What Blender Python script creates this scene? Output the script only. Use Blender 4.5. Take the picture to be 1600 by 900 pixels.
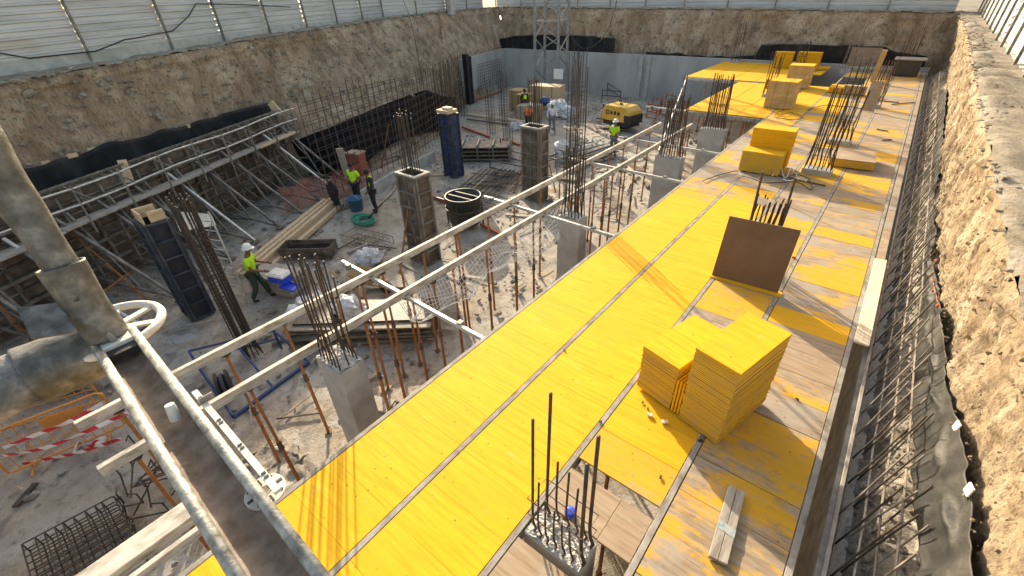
import bpy, bmesh, math, random
from mathutils import Vector, Matrix, noise
random.seed(7)
R = math.radians
for o in list(bpy.data.objects): bpy.data.objects.remove(o)
scene = bpy.context.scene
C = scene.collection

# ---------------------------------------------------------------- camera
CAMPOS = Vector((0, 0, 7.2))
CAMROWS = (Vector((0.77891000,0.62625956,-0.03313872)), Vector((0.32587949,-0.44932790,-0.83180947)), Vector((-0.53581878,0.63710549,-0.55407115)), 693.01325)
RIGHT, DOWN, FWD, FPX = CAMROWS
cam = bpy.data.objects.new('camera', bpy.data.cameras.new('camera')); C.objects.link(cam)
cam.data.sensor_width = 36; cam.data.lens = 36 * FPX / 1600
cam.data.clip_start = 0.05; cam.data.clip_end = 3000
mw = Matrix((RIGHT, -DOWN, -FWD)).transposed().to_4x4(); mw.translation = CAMPOS
cam.matrix_world = mw
scene.camera = cam

# ---------------------------------------------------------------- light
SUN_EL = R(20.5); sd = Vector((-0.828, 0.56, 0)).normalized()      # horizontal direction towards the sun
w = bpy.data.worlds.new('World'); scene.world = w; w.use_nodes = True
nt = w.node_tree; bg = nt.nodes['Background']
sky = nt.nodes.new('ShaderNodeTexSky'); sky.sky_type = 'NISHITA'; sky.sun_disc = False
sky.sun_elevation = SUN_EL; sky.sun_rotation = math.atan2(sd.x, sd.y)
sky.air_density = 1.0; sky.dust_density = 2.5; sky.ozone_density = 1.0
nt.links.new(sky.outputs[0], bg.inputs[0]); bg.inputs[1].default_value = 0.15
sun = bpy.data.objects.new('sun', bpy.data.lights.new('sun', 'SUN')); C.objects.link(sun)
sun.data.energy = 3.5; sun.data.angle = R(0.53); sun.data.color = (1, .95, .87)
sdir = Vector((sd.x * math.cos(SUN_EL), sd.y * math.cos(SUN_EL), math.sin(SUN_EL)))
sun.rotation_euler = sdir.to_track_quat('Z', 'Y').to_euler(); sun.location = (-10, 10, 30)
vs = scene.view_settings; vs.view_transform = 'Standard'; vs.look = 'None'; vs.exposure = 1.38; vs.gamma = 1; vs.use_curve_mapping = False
vs.use_white_balance = True; vs.white_balance_temperature = 8500; vs.white_balance_tint = 10

# ---------------------------------------------------------------- helpers
def ray(px, py): return RIGHT * ((px - 800) / FPX) + DOWN * ((py - 450) / FPX) + FWD
def P(px, py, z=0.0):
    r = ray(px, py); return CAMPOS + r * ((z - 7.2) / r.z)
def PX(px, py, x):
    r = ray(px, py); return CAMPOS + r * (x / r.x)
def PY(px, py, y):
    r = ray(px, py); return CAMPOS + r * (y / r.y)
def V(*a): return Vector(a)
def fbm(p, o=4):
    return noise.fractal(p, 1.0, 2.0, o)

INFO = {}
def thing(name, label, cat, loc=(0, 0, 0), rotz=0, group=None, kind=None):
    o = bpy.data.objects.new(name, None); C.objects.link(o)
    o.location = loc; o.rotation_euler = (0, 0, rotz); o.empty_display_size = .2
    tag(o, label, cat, group, kind)
    return o
def tag(o, label=None, cat=None, group=None, kind=None):
    if label: o['label'] = label
    if cat: o['category'] = cat
    if group: o['group'] = group
    if kind: o['kind'] = kind
    return o
def basis(d):
    d = d.normalized(); a = Vector((0, 0, 1)) if abs(d.z) < .95 else Vector((1, 0, 0))
    x = d.cross(a).normalized(); y = d.cross(x).normalized(); return x, y, d
class MB:
    def __init__(s): s.v = []; s.f = []
    def add(s, vs, fs):
        n = len(s.v); s.v += [Vector(q) for q in vs]; s.f += [tuple(i + n for i in q) for q in fs]; return s
    def box(s, c, size, rz=0, rot=None):
        c = Vector(c); x, y, z = [q / 2 for q in size]
        m = rot if rot is not None else Matrix.Rotation(rz, 3, 'Z')
        vs = [c + m @ Vector((i * x, j * y, k * z)) for k in (-1, 1) for j in (-1, 1) for i in (-1, 1)]
        return s.add(vs, [(0, 2, 3, 1), (4, 5, 7, 6), (0, 1, 5, 4), (2, 6, 7, 3), (0, 4, 6, 2), (1, 3, 7, 5)])
    def beam(s, p0, p1, wd, ht, up=None):
        p0 = Vector(p0); p1 = Vector(p1); d = (p1 - p0); L = d.length; d.normalize()
        up = Vector(up) if up is not None else (Vector((0, 0, 1)) if abs(d.z) < .95 else Vector((0, 1, 0)))
        x = d.cross(up).normalized(); u = x.cross(d).normalized()
        m = Matrix((x, d, u)).transposed()
        return s.box((p0 + p1) / 2, (wd, L, ht), rot=m)
    def tube(s, p0, p1, r, n=8, r2=None):
        p0 = Vector(p0); p1 = Vector(p1); x, y, d = basis(p1 - p0); r2 = r if r2 is None else r2
        vs = []
        for p, rr in ((p0, r), (p1, r2)):
            for i in range(n):
                a = 2 * math.pi * i / n; vs.append(p + (x * math.cos(a) + y * math.sin(a)) * rr)
        fs = [(i, i + n, (i + 1) % n + n, (i + 1) % n) for i in range(n)]
        fs += [tuple(range(n)), tuple(range(2 * n - 1, n - 1, -1))]
        return s.add(vs, fs)
    def poly(s, pts, r, n=6, closed=False, rs=None):
        pts = [Vector(p) for p in pts]; m = len(pts); vs = []
        px = None
        for i, p in enumerate(pts):
            a = pts[(i - 1) % m] if (closed or i) else p; b = pts[(i + 1) % m] if (closed or i < m - 1) else p
            d = (b - a).normalized() if (b - a).length > 1e-9 else Vector((0, 0, 1))
            if px is None: x, y, _ = basis(d)
            else:
                x = px - d * px.dot(d)
                if x.length < 1e-4: x, y, _ = basis(d)
                x.normalize(); y = d.cross(x)
            px = x; rr = rs[i] if rs else r
            for k in range(n):
                t = 2 * math.pi * k / n; vs.append(p + (x * math.cos(t) + y * math.sin(t)) * rr)
        fs = []
        for i in range(m if closed else m - 1):
            j = (i + 1) % m
            for k in range(n): fs.append((i * n + k, j * n + k, j * n + (k + 1) % n, i * n + (k + 1) % n))
        if not closed: fs += [tuple(range(n)), tuple(range(m * n - 1, (m - 1) * n - 1, -1))]
        return s.add(vs, fs)
    def lathe(s, c, prof, n=20, axis=None):
        c = Vector(c); x, y, d = (Vector((1, 0, 0)), Vector((0, 1, 0)), Vector((0, 0, 1))) if axis is None else basis(Vector(axis))
        vs = []
        for r, h in prof:
            for k in range(n):
                t = 2 * math.pi * k / n; vs.append(c + (x * math.cos(t) + y * math.sin(t)) * r + d * h)
        fs = []
        for i in range(len(prof) - 1):
            for k in range(n): fs.append((i * n + k, i * n + (k + 1) % n, (i + 1) * n + (k + 1) % n, (i + 1) * n + k))
        return s.add(vs, fs)
    def blob(s, c, rad, n=8, jit=.25, seed=0):
        c = Vector(c); rad = Vector(rad) if not isinstance(rad, (int, float)) else Vector((rad,) * 3)
        vs = []; fs = []; m = max(4, n // 2 + 1)
        for i in range(m + 1):
            ph = math.pi * i / m
            for k in range(n):
                t = 2 * math.pi * k / n; q = Vector((math.sin(ph) * math.cos(t), math.sin(ph) * math.sin(t), math.cos(ph)))
                q *= 1 + jit * noise.noise(q * 1.7 + Vector((seed * 3.1, seed, c.x)))
                vs.append(c + Vector((q.x * rad.x, q.y * rad.y, q.z * rad.z)))
        for i in range(m):
            for k in range(n): fs.append((i * n + k, (i + 1) * n + k, (i + 1) * n + (k + 1) % n, i * n + (k + 1) % n))
        return s.add(vs, fs)
    def grid(s, fn, nu, nv):
        vs = [fn(i / nu, j / nv) for i in range(nu + 1) for j in range(nv + 1)]
        fs = [(i * (nv + 1) + j, (i + 1) * (nv + 1) + j, (i + 1) * (nv + 1) + j + 1, i * (nv + 1) + j + 1) for i in range(nu) for j in range(nv)]
        return s.add(vs, fs)
    def build(s, name, mat, parent=None, origin=None, smooth=False, world=True, bevel=0, solid=0):
        """vertices are world coordinates; they are made local to the parent thing (or to origin)"""
        me = bpy.data.meshes.new(name)
        vs = s.v
        if parent is not None and world:
            m = wm(parent).inverted(); vs = [m @ q for q in vs]
        loc = Vector((0, 0, 0))
        if parent is None:
            if origin is None:
                xs = [q.x for q in vs]; ys = [q.y for q in vs]; zs = [q.z for q in vs]
                origin = ((min(xs) + max(xs)) / 2, (min(ys) + max(ys)) / 2, min(zs))
            loc = Vector(origin); vs = [q - loc for q in vs]
        me.from_pydata([tuple(q) for q in vs], [], s.f); me.update()
        bm = bmesh.new(); bm.from_mesh(me); bmesh.ops.remove_doubles(bm, verts=bm.verts, dist=1e-5)
        bmesh.ops.recalc_face_normals(bm, faces=bm.faces); bm.to_mesh(me); bm.free()
        if smooth:
            for p in me.polygons: p.use_smooth = True
        me.materials.append(mat)
        o = bpy.data.objects.new(name, me); C.objects.link(o); o.location = loc
        if parent is not None: o.parent = parent
        if bevel:
            b = o.modifiers.new('bevel', 'BEVEL'); b.width = bevel; b.segments = 2; b.limit_method = 'ANGLE'
        if solid:
            b = o.modifiers.new('solid', 'SOLIDIFY'); b.thickness = solid; b.offset = 0
        return o
def wm(o):
    m = Matrix.Translation(o.location) @ o.rotation_euler.to_matrix().to_4x4()
    return wm(o.parent) @ m if o.parent else m
def kids(o): return [c for c in bpy.data.objects if c.parent == o]
CH = {}
def copy_tree(o, loc, rotz=0, label=None, scale=None):
    if o.name not in CH: CH[o.name] = [(k, kids(k)) for k in kids(o)]
    r = o.copy(); C.objects.link(r); r.location = loc; r.rotation_euler = (0, 0, rotz)
    if scale: r.scale = scale
    if label: r['label'] = label
    for k, gs in CH[o.name]:
        c = k.copy(); C.objects.link(c); c.parent = r
        for g in gs:
            d = g.copy(); C.objects.link(d); d.parent = c
    return r

# ---------------------------------------------------------------- materials
def N(nt, t, **kw):
    n = nt.nodes.new(t)
    for k, v in kw.items():
        if k in n.inputs: n.inputs[k].default_value = v
        else: setattr(n, k, v)
    return n
def base_mat(name, rough=.8, metal=0):
    m = bpy.data.materials.new(name); m.use_nodes = True; nt = m.node_tree
    b = nt.nodes['Principled BSDF']; b.inputs['Roughness'].default_value = rough; b.inputs['Metallic'].default_value = metal
    return m, nt, b
def coords(nt, stretch=(1, 1, 1), rnd=0, world=False):
    if world:
        g = N(nt, 'ShaderNodeNewGeometry'); src = g.outputs['Position']
    else:
        tc = N(nt, 'ShaderNodeTexCoord'); src = tc.outputs['Object']
    mp = N(nt, 'ShaderNodeMapping'); mp.inputs['Scale'].default_value = stretch
    nt.links.new(src, mp.inputs[0]); out = mp.outputs[0]
    if rnd:
        oi = N(nt, 'ShaderNodeObjectInfo'); mu = N(nt, 'ShaderNodeMath', operation='MULTIPLY'); mu.inputs[1].default_value = rnd
        nt.links.new(oi.outputs['Random'], mu.inputs[0])
        ad = N(nt, 'ShaderNodeVectorMath', operation='ADD'); nt.links.new(out, ad.inputs[0]); nt.links.new(mu.outputs[0], ad.inputs[1]); out = ad.outputs[0]
    return out
def ramp(nt, fac, stops):
    r = N(nt, 'ShaderNodeValToRGB'); e = r.color_ramp.elements
    while len(e) < len(stops): e.new(.5)
    for q, (p, c) in zip(e, stops): q.position = p; q.color = (*c, 1) if len(c) == 3 else c
    nt.links.new(fac, r.inputs[0]); return r.outputs[0]
def noi(nt, vec, scale, detail=5, rough=.6, dist=0):
    n = N(nt, 'ShaderNodeTexNoise'); n.inputs['Scale'].default_value = scale; n.inputs['Detail'].default_value = detail
    n.inputs['Roughness'].default_value = rough; n.inputs['Distortion'].default_value = dist
    nt.links.new(vec, n.inputs['Vector']); return n.outputs['Fac']
def mix(nt, fac, a, b, mode='MIX'):
    m = N(nt, 'ShaderNodeMix', data_type='RGBA', blend_type=mode)
    for s, v in ((0, fac), (6, a), (7, b)):
        if isinstance(v, (int, float)): m.inputs[s].default_value = v
        elif isinstance(v, tuple): m.inputs[s].default_value = (*v, 1)
        else: nt.links.new(v, m.inputs[s])
    return m.outputs[2]
def bump(nt, b, h, strength, dist=.01):
    n = N(nt, 'ShaderNodeBump'); n.inputs['Strength'].default_value = strength; n.inputs['Distance'].default_value = dist
    nt.links.new(h, n.inputs['Height']); nt.links.new(n.outputs[0], b.inputs['Normal'])
def pm(name, cols, scale=4, rough=.8, metal=0, bmp=.3, bscale=None, bdist=.01, stretch=(1, 1, 1), rnd=0, detail=6, world=False, spec=None):
    m, nt, b = base_mat(name, rough, metal)
    v = coords(nt, stretch, rnd, world)
    f = noi(nt, v, scale, detail)
    k = len(cols); st = [(.3 + .4 * i / max(1, k - 1), c) for i, c in enumerate(cols)]
    if k == 1: b.inputs['Base Color'].default_value = (*cols[0], 1)
    else: nt.links.new(ramp(nt, f, st), b.inputs['Base Color'])
    if bmp: bump(nt, b, noi(nt, v, bscale or scale * 4, 6, .65), bmp, bdist)
    if spec is not None: b.inputs['Specular IOR Level'].default_value = spec
    return m
M = {}
M['concrete'] = pm('concrete', [(.30, .30, .28), (.40, .40, .38), (.50, .49, .46)], 2.5, .85, bmp=.4, bscale=18)
M['wallconc'] = pm('wallconc', [(.27, .28, .28), (.37, .38, .38), (.46, .47, .46)], .7, .85, bmp=.25, bscale=9, stretch=(1, 1, .5))
M['mortar'] = pm('mortar', [(.42, .41, .38), (.55, .53, .49), (.25, .24, .22)], 14, .95, bmp=1, bscale=30, bdist=.03)
M['rebar'] = pm('rebar', [(.03, .027, .025), (.07, .06, .052), (.12, .08, .055)], 6, .65, .5, bmp=.5, bscale=90, bdist=.004, rnd=30)
M['rebar_rust'] = pm('rebar_rust', [(.07, .045, .03), (.15, .09, .055), (.06, .055, .05)], 6, .75, .3, bmp=.4, bscale=70, bdist=.004, rnd=30)
M['rebar_dusty'] = pm('rebar_dusty', [(.10, .085, .07), (.22, .19, .16), (.36, .33, .29)], 5, .9, .1, bmp=.4, bscale=70, bdist=.004, rnd=30)
M['prop'] = pm('prop', [(.20, .075, .025), (.36, .15, .05), (.17, .11, .07)], 5, .7, .2, bmp=.3, bscale=60, bdist=.003, rnd=40)
M['propdark'] = pm('propdark', [(.05, .04, .035), (.12, .08, .06), (.18, .11, .07)], 9, .6, .4, bmp=.3, bscale=60, bdist=.003, rnd=40)
M['rail'] = pm('rail', [(.22, .20, .165), (.46, .43, .375), (.60, .57, .51)], 9, .7, .15, bmp=.5, bscale=40, bdist=.006, stretch=(1, .4, 1), rnd=9)
M['seam'] = pm('seam', [(.14, .125, .105), (.28, .26, .235), (.38, .365, .335)], 9, .85, .1, bmp=.5, bscale=60, bdist=.006, stretch=(1, .5, 1), rnd=9)
M['galv'] = pm('galv', [(.36, .37, .36), (.52, .53, .51), (.66, .65, .61)], 7, .5, .55, bmp=.3, bscale=30, bdist=.003, rnd=12)
M['oldsteel'] = pm('oldsteel', [(.10, .095, .085), (.20, .19, .17), (.30, .28, .25)], 5, .65, .4, bmp=.4, bscale=30, bdist=.005, rnd=12)
M['formrust'] = pm('formrust', [(.06, .045, .033), (.13, .10, .075), (.24, .20, .16)], 3, .75, .2, bmp=.4, bscale=25, bdist=.005, rnd=12)
M['formframe'] = pm('formframe', [(.10, .088, .07), (.19, .17, .14), (.29, .27, .24)], 4, .75, .25, bmp=.4, bscale=25, bdist=.005, rnd=12)
M['blueform'] = pm('blueform', [(.015, .03, .085), (.025, .05, .13), (.07, .085, .11)], 3, .6, .1, bmp=.3, bscale=25, bdist=.005, rnd=12)
M['bluedark'] = pm('bluedark', [(.02, .025, .04), (.045, .055, .08), (.09, .09, .09)], 3, .6, .2, bmp=.3, bscale=25, bdist=.005)
M['black'] = pm('black', [(.012, .012, .014), (.03, .03, .034)], 5, .55, bmp=.5, bscale=9, bdist=.02)
M['sheet'] = pm('sheet', [(.010, .011, .013), (.022, .023, .026), (.05, .05, .05)], 1.4, .5, bmp=.8, bscale=3.5, bdist=.06, stretch=(1, 1, .5), spec=.15)
M['sheetmatt'] = pm('sheetmatt', [(.006, .006, .008), (.012, .012, .014)], 1.4, .9, bmp=.8, bscale=3.5, bdist=.06, spec=.05)
M['sheetgrey'] = pm('sheetgrey', [(.014, .015, .015), (.030, .031, .030), (.062, .062, .057)], 2.0, .55, bmp=.6, bscale=6, bdist=.03, spec=.3)
M['timber'] = pm('timber', [(.42, .29, .17), (.58, .43, .27), (.66, .52, .35)], 3, .75, bmp=.3, bscale=20, bdist=.004, stretch=(6, 1, 6), rnd=20)
M['timbery'] = pm('timbery', [(.42, .29, .17), (.58, .43, .27), (.66, .52, .35)], 3, .75, bmp=.3, bscale=20, bdist=.004, stretch=(1, 6, 6), rnd=20)
M['oldwood'] = pm('oldwood', [(.20, .175, .145), (.33, .30, .26), (.44, .41, .36)], 3, .85, bmp=.5, bscale=18, bdist=.005, stretch=(7, 1, 7), rnd=20)
M['palewood'] = pm('palewood', [(.50, .40, .28), (.68, .58, .43), (.74, .66, .52)], 3, .8, bmp=.3, bscale=18, bdist=.004, stretch=(8, 1, 8), rnd=20)
M['brownply'] = pm('brownply', [(.105, .058, .032), (.135, .08, .047), (.16, .1, .062)], 1.6, .55, bmp=.1, bscale=8)
M['ochreply'] = pm('ochreply', [(.30, .20, .09), (.42, .29, .13), (.36, .26, .15)], 2.5, .8, bmp=.2, bscale=12)
M['plasticwhite'] = pm('plasticwhite', [(.55, .55, .53), (.75, .75, .73)], 5, .5, bmp=.5, bscale=10, bdist=.03)
M['plasticblue'] = pm('plasticblue', [(.01, .05, .50), (.015, .08, .62)], 5, .35, bmp=0)
M['bucketblue'] = pm('bucketblue', [(.04, .14, .26), (.07, .20, .34)], 5, .45, bmp=0)
M['bag'] = pm('bag', [(.42, .44, .46), (.62, .64, .66), (.74, .74, .73)], 3, .7, bmp=1, bscale=6, bdist=.06)
M['net'] = pm('net', [(.66, .65, .60), (.8, .79, .74)], 5, .9, bmp=0)
M['tubblack'] = pm('tubblack', [(.02, .025, .022), (.05, .055, .05)], 4, .5, bmp=.2)
M['red'] = pm('red', [(.35, .05, .03), (.5, .09, .05)], 5, .7, bmp=0)
M['redsteel'] = pm('redsteel', [(.28, .07, .04), (.40, .12, .07), (.25, .12, .08)], 4, .7, .1, bmp=.3, rnd=10)
M['orange'] = pm('orange', [(.55, .22, .05), (.68, .30, .07)], 5, .6, bmp=0)
M['white'] = pm('white', [(.72, .72, .70), (.82, .82, .80)], 5, .6, bmp=0)
M['green'] = pm('green', [(.01, .20, .13), (.03, .33, .22)], 8, .7, bmp=.3)
M['lime'] = pm('lime', [(.42, .80, .02), (.52, .90, .04)], 6, .7, bmp=.3, bscale=14, bdist=.02)
M['skin'] = pm('skin', [(.16, .075, .042), (.20, .10, .058)], 6, .55, bmp=0)
M['darkcloth'] = pm('darkcloth', [(.012, .012, .014), (.03, .03, .034)], 6, .9, bmp=.4, bscale=14, bdist=.02)
M['greencloth'] = pm('greencloth', [(.02, .045, .028), (.035, .07, .045)], 6, .9, bmp=.4, bscale=14, bdist=.02)
M['greycloth'] = pm('greycloth', [(.10, .10, .11), (.18, .18, .19)], 6, .9, bmp=.4, bscale=14, bdist=.02)
M['whitecloth'] = pm('whitecloth', [(.55, .56, .60), (.70, .71, .74)], 6, .9, bmp=.4, bscale=14, bdist=.02)
M['orangecloth'] = pm('orangecloth', [(.75, .14, .03), (.85, .22, .06)], 6, .8, bmp=.4, bscale=14, bdist=.02)
M['helmet'] = pm('helmet', [(.78, .78, .76), (.84, .84, .82)], 4, .3, bmp=0)
M['blue'] = pm('blue', [(.012, .04, .13), (.03, .075, .20)], 4, .55, .1, bmp=.2, rnd=5)
M['machine'] = pm('machine', [(.62, .36, .05), (.72, .45, .09)], 3, .4, bmp=0)
M['rubber'] = pm('rubber', [(.02, .02, .02), (.045, .043, .04)], 5, .8, bmp=.2)
M['cable'] = pm('cable', [(.015, .015, .017), (.03, .03, .03)], 5, .6, bmp=0)
M['pipe'] = pm('pipe', [(.05, .05, .044), (.11, .11, .10), (.23, .225, .205)], 9, .5, .4, bmp=.6, bscale=16, bdist=.012)
M['pipeblue'] = pm('pipeblue', [(.06, .07, .085), (.17, .175, .18), (.40, .385, .355)], 8, .85, .1, bmp=.9, bscale=12, bdist=.02)
M['wheelwhite'] = pm('wheelwhite', [(.44, .43, .38), (.62, .61, .56), (.5, .48, .43)], 8, .7, .1, bmp=.4, bscale=30, bdist=.004)
M['tan'] = pm('tan', [(.36, .28, .19), (.50, .40, .28)], 4, .85, bmp=.8, bscale=6, bdist=.06)
M['glassblue'] = pm('glassblue', [(.05, .2, .6)], 4, .25, bmp=0)

def fence_mat():
    m, nt, b = base_mat('fence_sheet', .5, .15)
    v = coords(nt, (.25, .25, 3.0)); f = noi(nt, v, 1.6, 6)
    c = ramp(nt, f, [(.3, (.40, .41, .41)), (.5, (.50, .51, .515)), (.7, (.58, .58, .575))])
    f2 = noi(nt, coords(nt, (.5, .5, 2)), .8, 4)
    c2 = mix(nt, ramp(nt, f2, [(.58, (0, 0, 0)), (.7, (.5, .5, .5))]), c, (.36, .29, .20))
    nt.links.new(c2, b.inputs['Base Color']); bump(nt, b, noi(nt, coords(nt, (1, 1, 3)), 4, 5), .1, .01)
    return m
M['fence'] = fence_mat()

def panel_mat(name, worn, WA=.34, WB=-.18):
    m, nt, b = base_mat(name, .72 if not worn else .8)
    v = coords(nt, (1, 1, 1), 37.0); vg = coords(nt, (1, 13, 13), 37.0)
    grain = noi(nt, vg, 1.8, 6, .6); grain2 = noi(nt, vg, 7, 4, .6); big = noi(nt, v, 1.1, 3)
    yel = ramp(nt, grain, [(.34, (.63, .32, .018)), (.5, (.76, .40, .026)), (.7, (.82, .46, .035))])
    yel = mix(nt, ramp(nt, big, [(.4, (0, 0, 0)), (.65, (.45, .45, .45))]), yel, (.68, .34, .018))
    oj = N(nt, 'ShaderNodeObjectInfo'); om = N(nt, 'ShaderNodeMath', operation='MULTIPLY'); om.inputs[1].default_value = .34; nt.links.new(oj.outputs['Random'], om.inputs[0])
    yel = mix(nt, om.outputs[0], yel, (.64, .35, .03))
    yel = mix(nt, ramp(nt, noi(nt, v, 4.5, 7, .75), [(.60, (0, 0, 0)), (.70, (.22, .22, .22))]), yel, (.60, .50, .30))
    vo = N(nt, 'ShaderNodeTexVoronoi'); vo.inputs['Scale'].default_value = 9; nt.links.new(v, vo.inputs['Vector'])
    spots = ramp(nt, vo.outputs['Distance'], [(.07, (1, 1, 1)), (.13, (0, 0, 0))])
    gate = ramp(nt, noi(nt, v, 9, 2), [(.48, (0, 0, 0)), (.56, (.7, .7, .7))])
    sp = mix(nt, 1.0, spots, gate, 'MULTIPLY')
    if worn:
        oi = N(nt, 'ShaderNodeObjectInfo')
        r1 = N(nt, 'ShaderNodeMath', operation='MULTIPLY'); r1.inputs[1].default_value = 9.37; nt.links.new(oi.outputs['Random'], r1.inputs[0])
        r2 = N(nt, 'ShaderNodeMath', operation='FRACT'); nt.links.new(r1.outputs[0], r2.inputs[0])
        sc = N(nt, 'ShaderNodeMath', operation='MULTIPLY_ADD'); sc.inputs[1].default_value = WA; sc.inputs[2].default_value = WB; nt.links.new(r2.outputs[0], sc.inputs[0])
        wood = ramp(nt, grain, [(.3, (.19, .135, .085)), (.5, (.30, .23, .16)), (.68, (.37, .325, .27))])
        greyf = noi(nt, v, 2.3, 5, .65)
        wood = mix(nt, ramp(nt, greyf, [(.42, (0, 0, 0)), (.58, (.85, .85, .85))]), wood, (.33, .30, .265))
        comb = N(nt, 'ShaderNodeMath', operation='ADD'); nt.links.new(noi(nt, coords(nt, (1, 1.9, 1.9), 51.0), 1.5, 8, .70), comb.inputs[0]); nt.links.new(sc.outputs[0], comb.inputs[1])
        f = ramp(nt, comb.outputs[0], [(.40, (0, 0, 0)), (.52, (1, 1, 1))])
        yel2 = mix(nt, .55, yel, (.55, .31, .045))
        yel2 = mix(nt, ramp(nt, grain2, [(.52, (0, 0, 0)), (.72, (.55, .55, .55))]), yel2, (.45, .33, .17))
        col = mix(nt, f, yel2, wood)
        stain = ramp(nt, noi(nt, v, 3.5, 5, .7), [(.62, (0, 0, 0)), (.72, (.6, .6, .6))])
        col = mix(nt, stain, col, (.20, .155, .11))
    else:
        col = mix(nt, ramp(nt, grain2, [(.55, (0, 0, 0)), (.8, (.35, .35, .35))]), yel, (.70, .38, .01))
    col = mix(nt, sp, col, (.10, .055, .02))
    nt.links.new(col, b.inputs['Base Color'])
    bump(nt, b, grain2, .12 if not worn else .35, .004)
    b.inputs['Specular IOR Level'].default_value = .15
    return m
M['new'] = panel_mat('panel_new', False); M['worn'] = panel_mat('panel_worn', True); M['wornyel'] = panel_mat('panel_worn_yellow', True, .10, -.10); M['wornbrown'] = panel_mat('panel_worn_brown', True, .12, .05)
def const_panel(name, a, b2, c):
    m, nt, b = base_mat(name, .75); vg = coords(nt, (1, 11, 11), 23.0); v = coords(nt, (1, 1, 1), 23.0)
    col = ramp(nt, noi(nt, vg, 2.2, 6), [(.3, a), (.5, b2), (.7, c)])
    col = mix(nt, ramp(nt, noi(nt, v, 3, 5, .7), [(.55, (0, 0, 0)), (.7, (.5, .5, .5))]), col, (.45, .42, .38))
    nt.links.new(col, b.inputs['Base Color']); bump(nt, b, noi(nt, vg, 8, 4), .3, .003); return m
M['brown'] = const_panel('panel_brown', (.22, .15, .095), (.31, .225, .15), (.37, .29, .205))
def edge_mat(name, a, c, n):
    m, nt, b = base_mat(name, .8); tc = N(nt, 'ShaderNodeTexCoord'); wv = N(nt, 'ShaderNodeTexWave', bands_direction='Z')
    wv.inputs['Scale'].default_value = n; wv.inputs['Distortion'].default_value = .6; wv.inputs['Detail'].default_value = 2
    nt.links.new(tc.outputs['Object'], wv.inputs['Vector'])
    col = ramp(nt, wv.outputs['Fac'], [(.15, c), (.5, a), (.9, a)])
    col = mix(nt, ramp(nt, noi(nt, coords(nt), 4, 4), [(.4, (0, 0, 0)), (.7, (.4, .4, .4))]), col, (.34, .24, .13))
    nt.links.new(col, b.inputs['Base Color']); bump(nt, b, wv.outputs['Fac'], .6, .006); return m
M['edge'] = edge_mat('ply_edges', (.74, .46, .035), (.36, .20, .03), 12)
def cardwrap():
    m, nt, b = base_mat('ply_wrapped', .75)
    col = ramp(nt, noi(nt, coords(nt, (1, 1, 2)), 2.5, 6), [(.3, (.40, .26, .09)), (.55, (.52, .37, .17)), (.7, (.60, .48, .30))])
    nt.links.new(col, b.inputs['Base Color']); bump(nt, b, noi(nt, coords(nt, (1, 1, 14)), 4, 3), .4, .006); return m
M['wrap'] = cardwrap()

def earth_mat(name, cols, pale, streak=(1, 1, .35), sc=1.0, bstr=1.0, bd=.12):
    m, nt, b = base_mat(name, .95)
    v = coords(nt, (1, 1, 1), world=True); vs = coords(nt, streak, world=True)
    a = noi(nt, vs, .9 * sc, 9, .68, .4)
    col = ramp(nt, a, [(.28, cols[0]), (.46, cols[1]), (.62, cols[2])])
    p = ramp(nt, noi(nt, v, .45 * sc, 7, .66), [(.50, (0, 0, 0)), (.66, (.9, .9, .9))])
    col = mix(nt, p, col, pale)
    fine = noi(nt, vs, 9 * sc, 8, .75)
    col = mix(nt, ramp(nt, fine, [(.38, (.85, .85, .85)), (.5, (0, 0, 0))]), col, cols[0])
    col = mix(nt, ramp(nt, noi(nt, v, 26 * sc, 3, .6), [(.66, (0, 0, 0)), (.72, (.7, .7, .7))]), col, pale)
    nt.links.new(col, b.inputs['Base Color'])
    add = N(nt, 'ShaderNodeMath', operation='MULTIPLY_ADD'); add.inputs[1].default_value = .45
    nt.links.new(fine, add.inputs[0]); nt.links.new(a, add.inputs[2])
    bump(nt, b, add.outputs[0], bstr, bd); return m
M['earth'] = earth_mat('earth_brown', [(.15, .098, .06), (.315, .222, .145), (.44, .325, .22)], (.56, .45, .33), (1, 1, .30), 1.8, 1.0, .12)
M['earthlit'] = earth_mat('earth_tan', [(.11, .074, .044), (.28, .21, .135), (.37, .29, .195)], (.46, .385, .28), (1, .8, .45), 3.4, 1.0, .06)
M['street'] = earth_mat('street_dirt', [(.14, .11, .08), (.255, .22, .17), (.32, .285, .23)], (.39, .355, .30), (1, 1, 1), 2.2, 1, .06)
M['rubble'] = earth_mat('rubble_soil', [(.12, .105, .085), (.25, .22, .185), (.40, .365, .31)], (.50, .465, .40), (1, 1, 1), 5, 1.0, .05)

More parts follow.
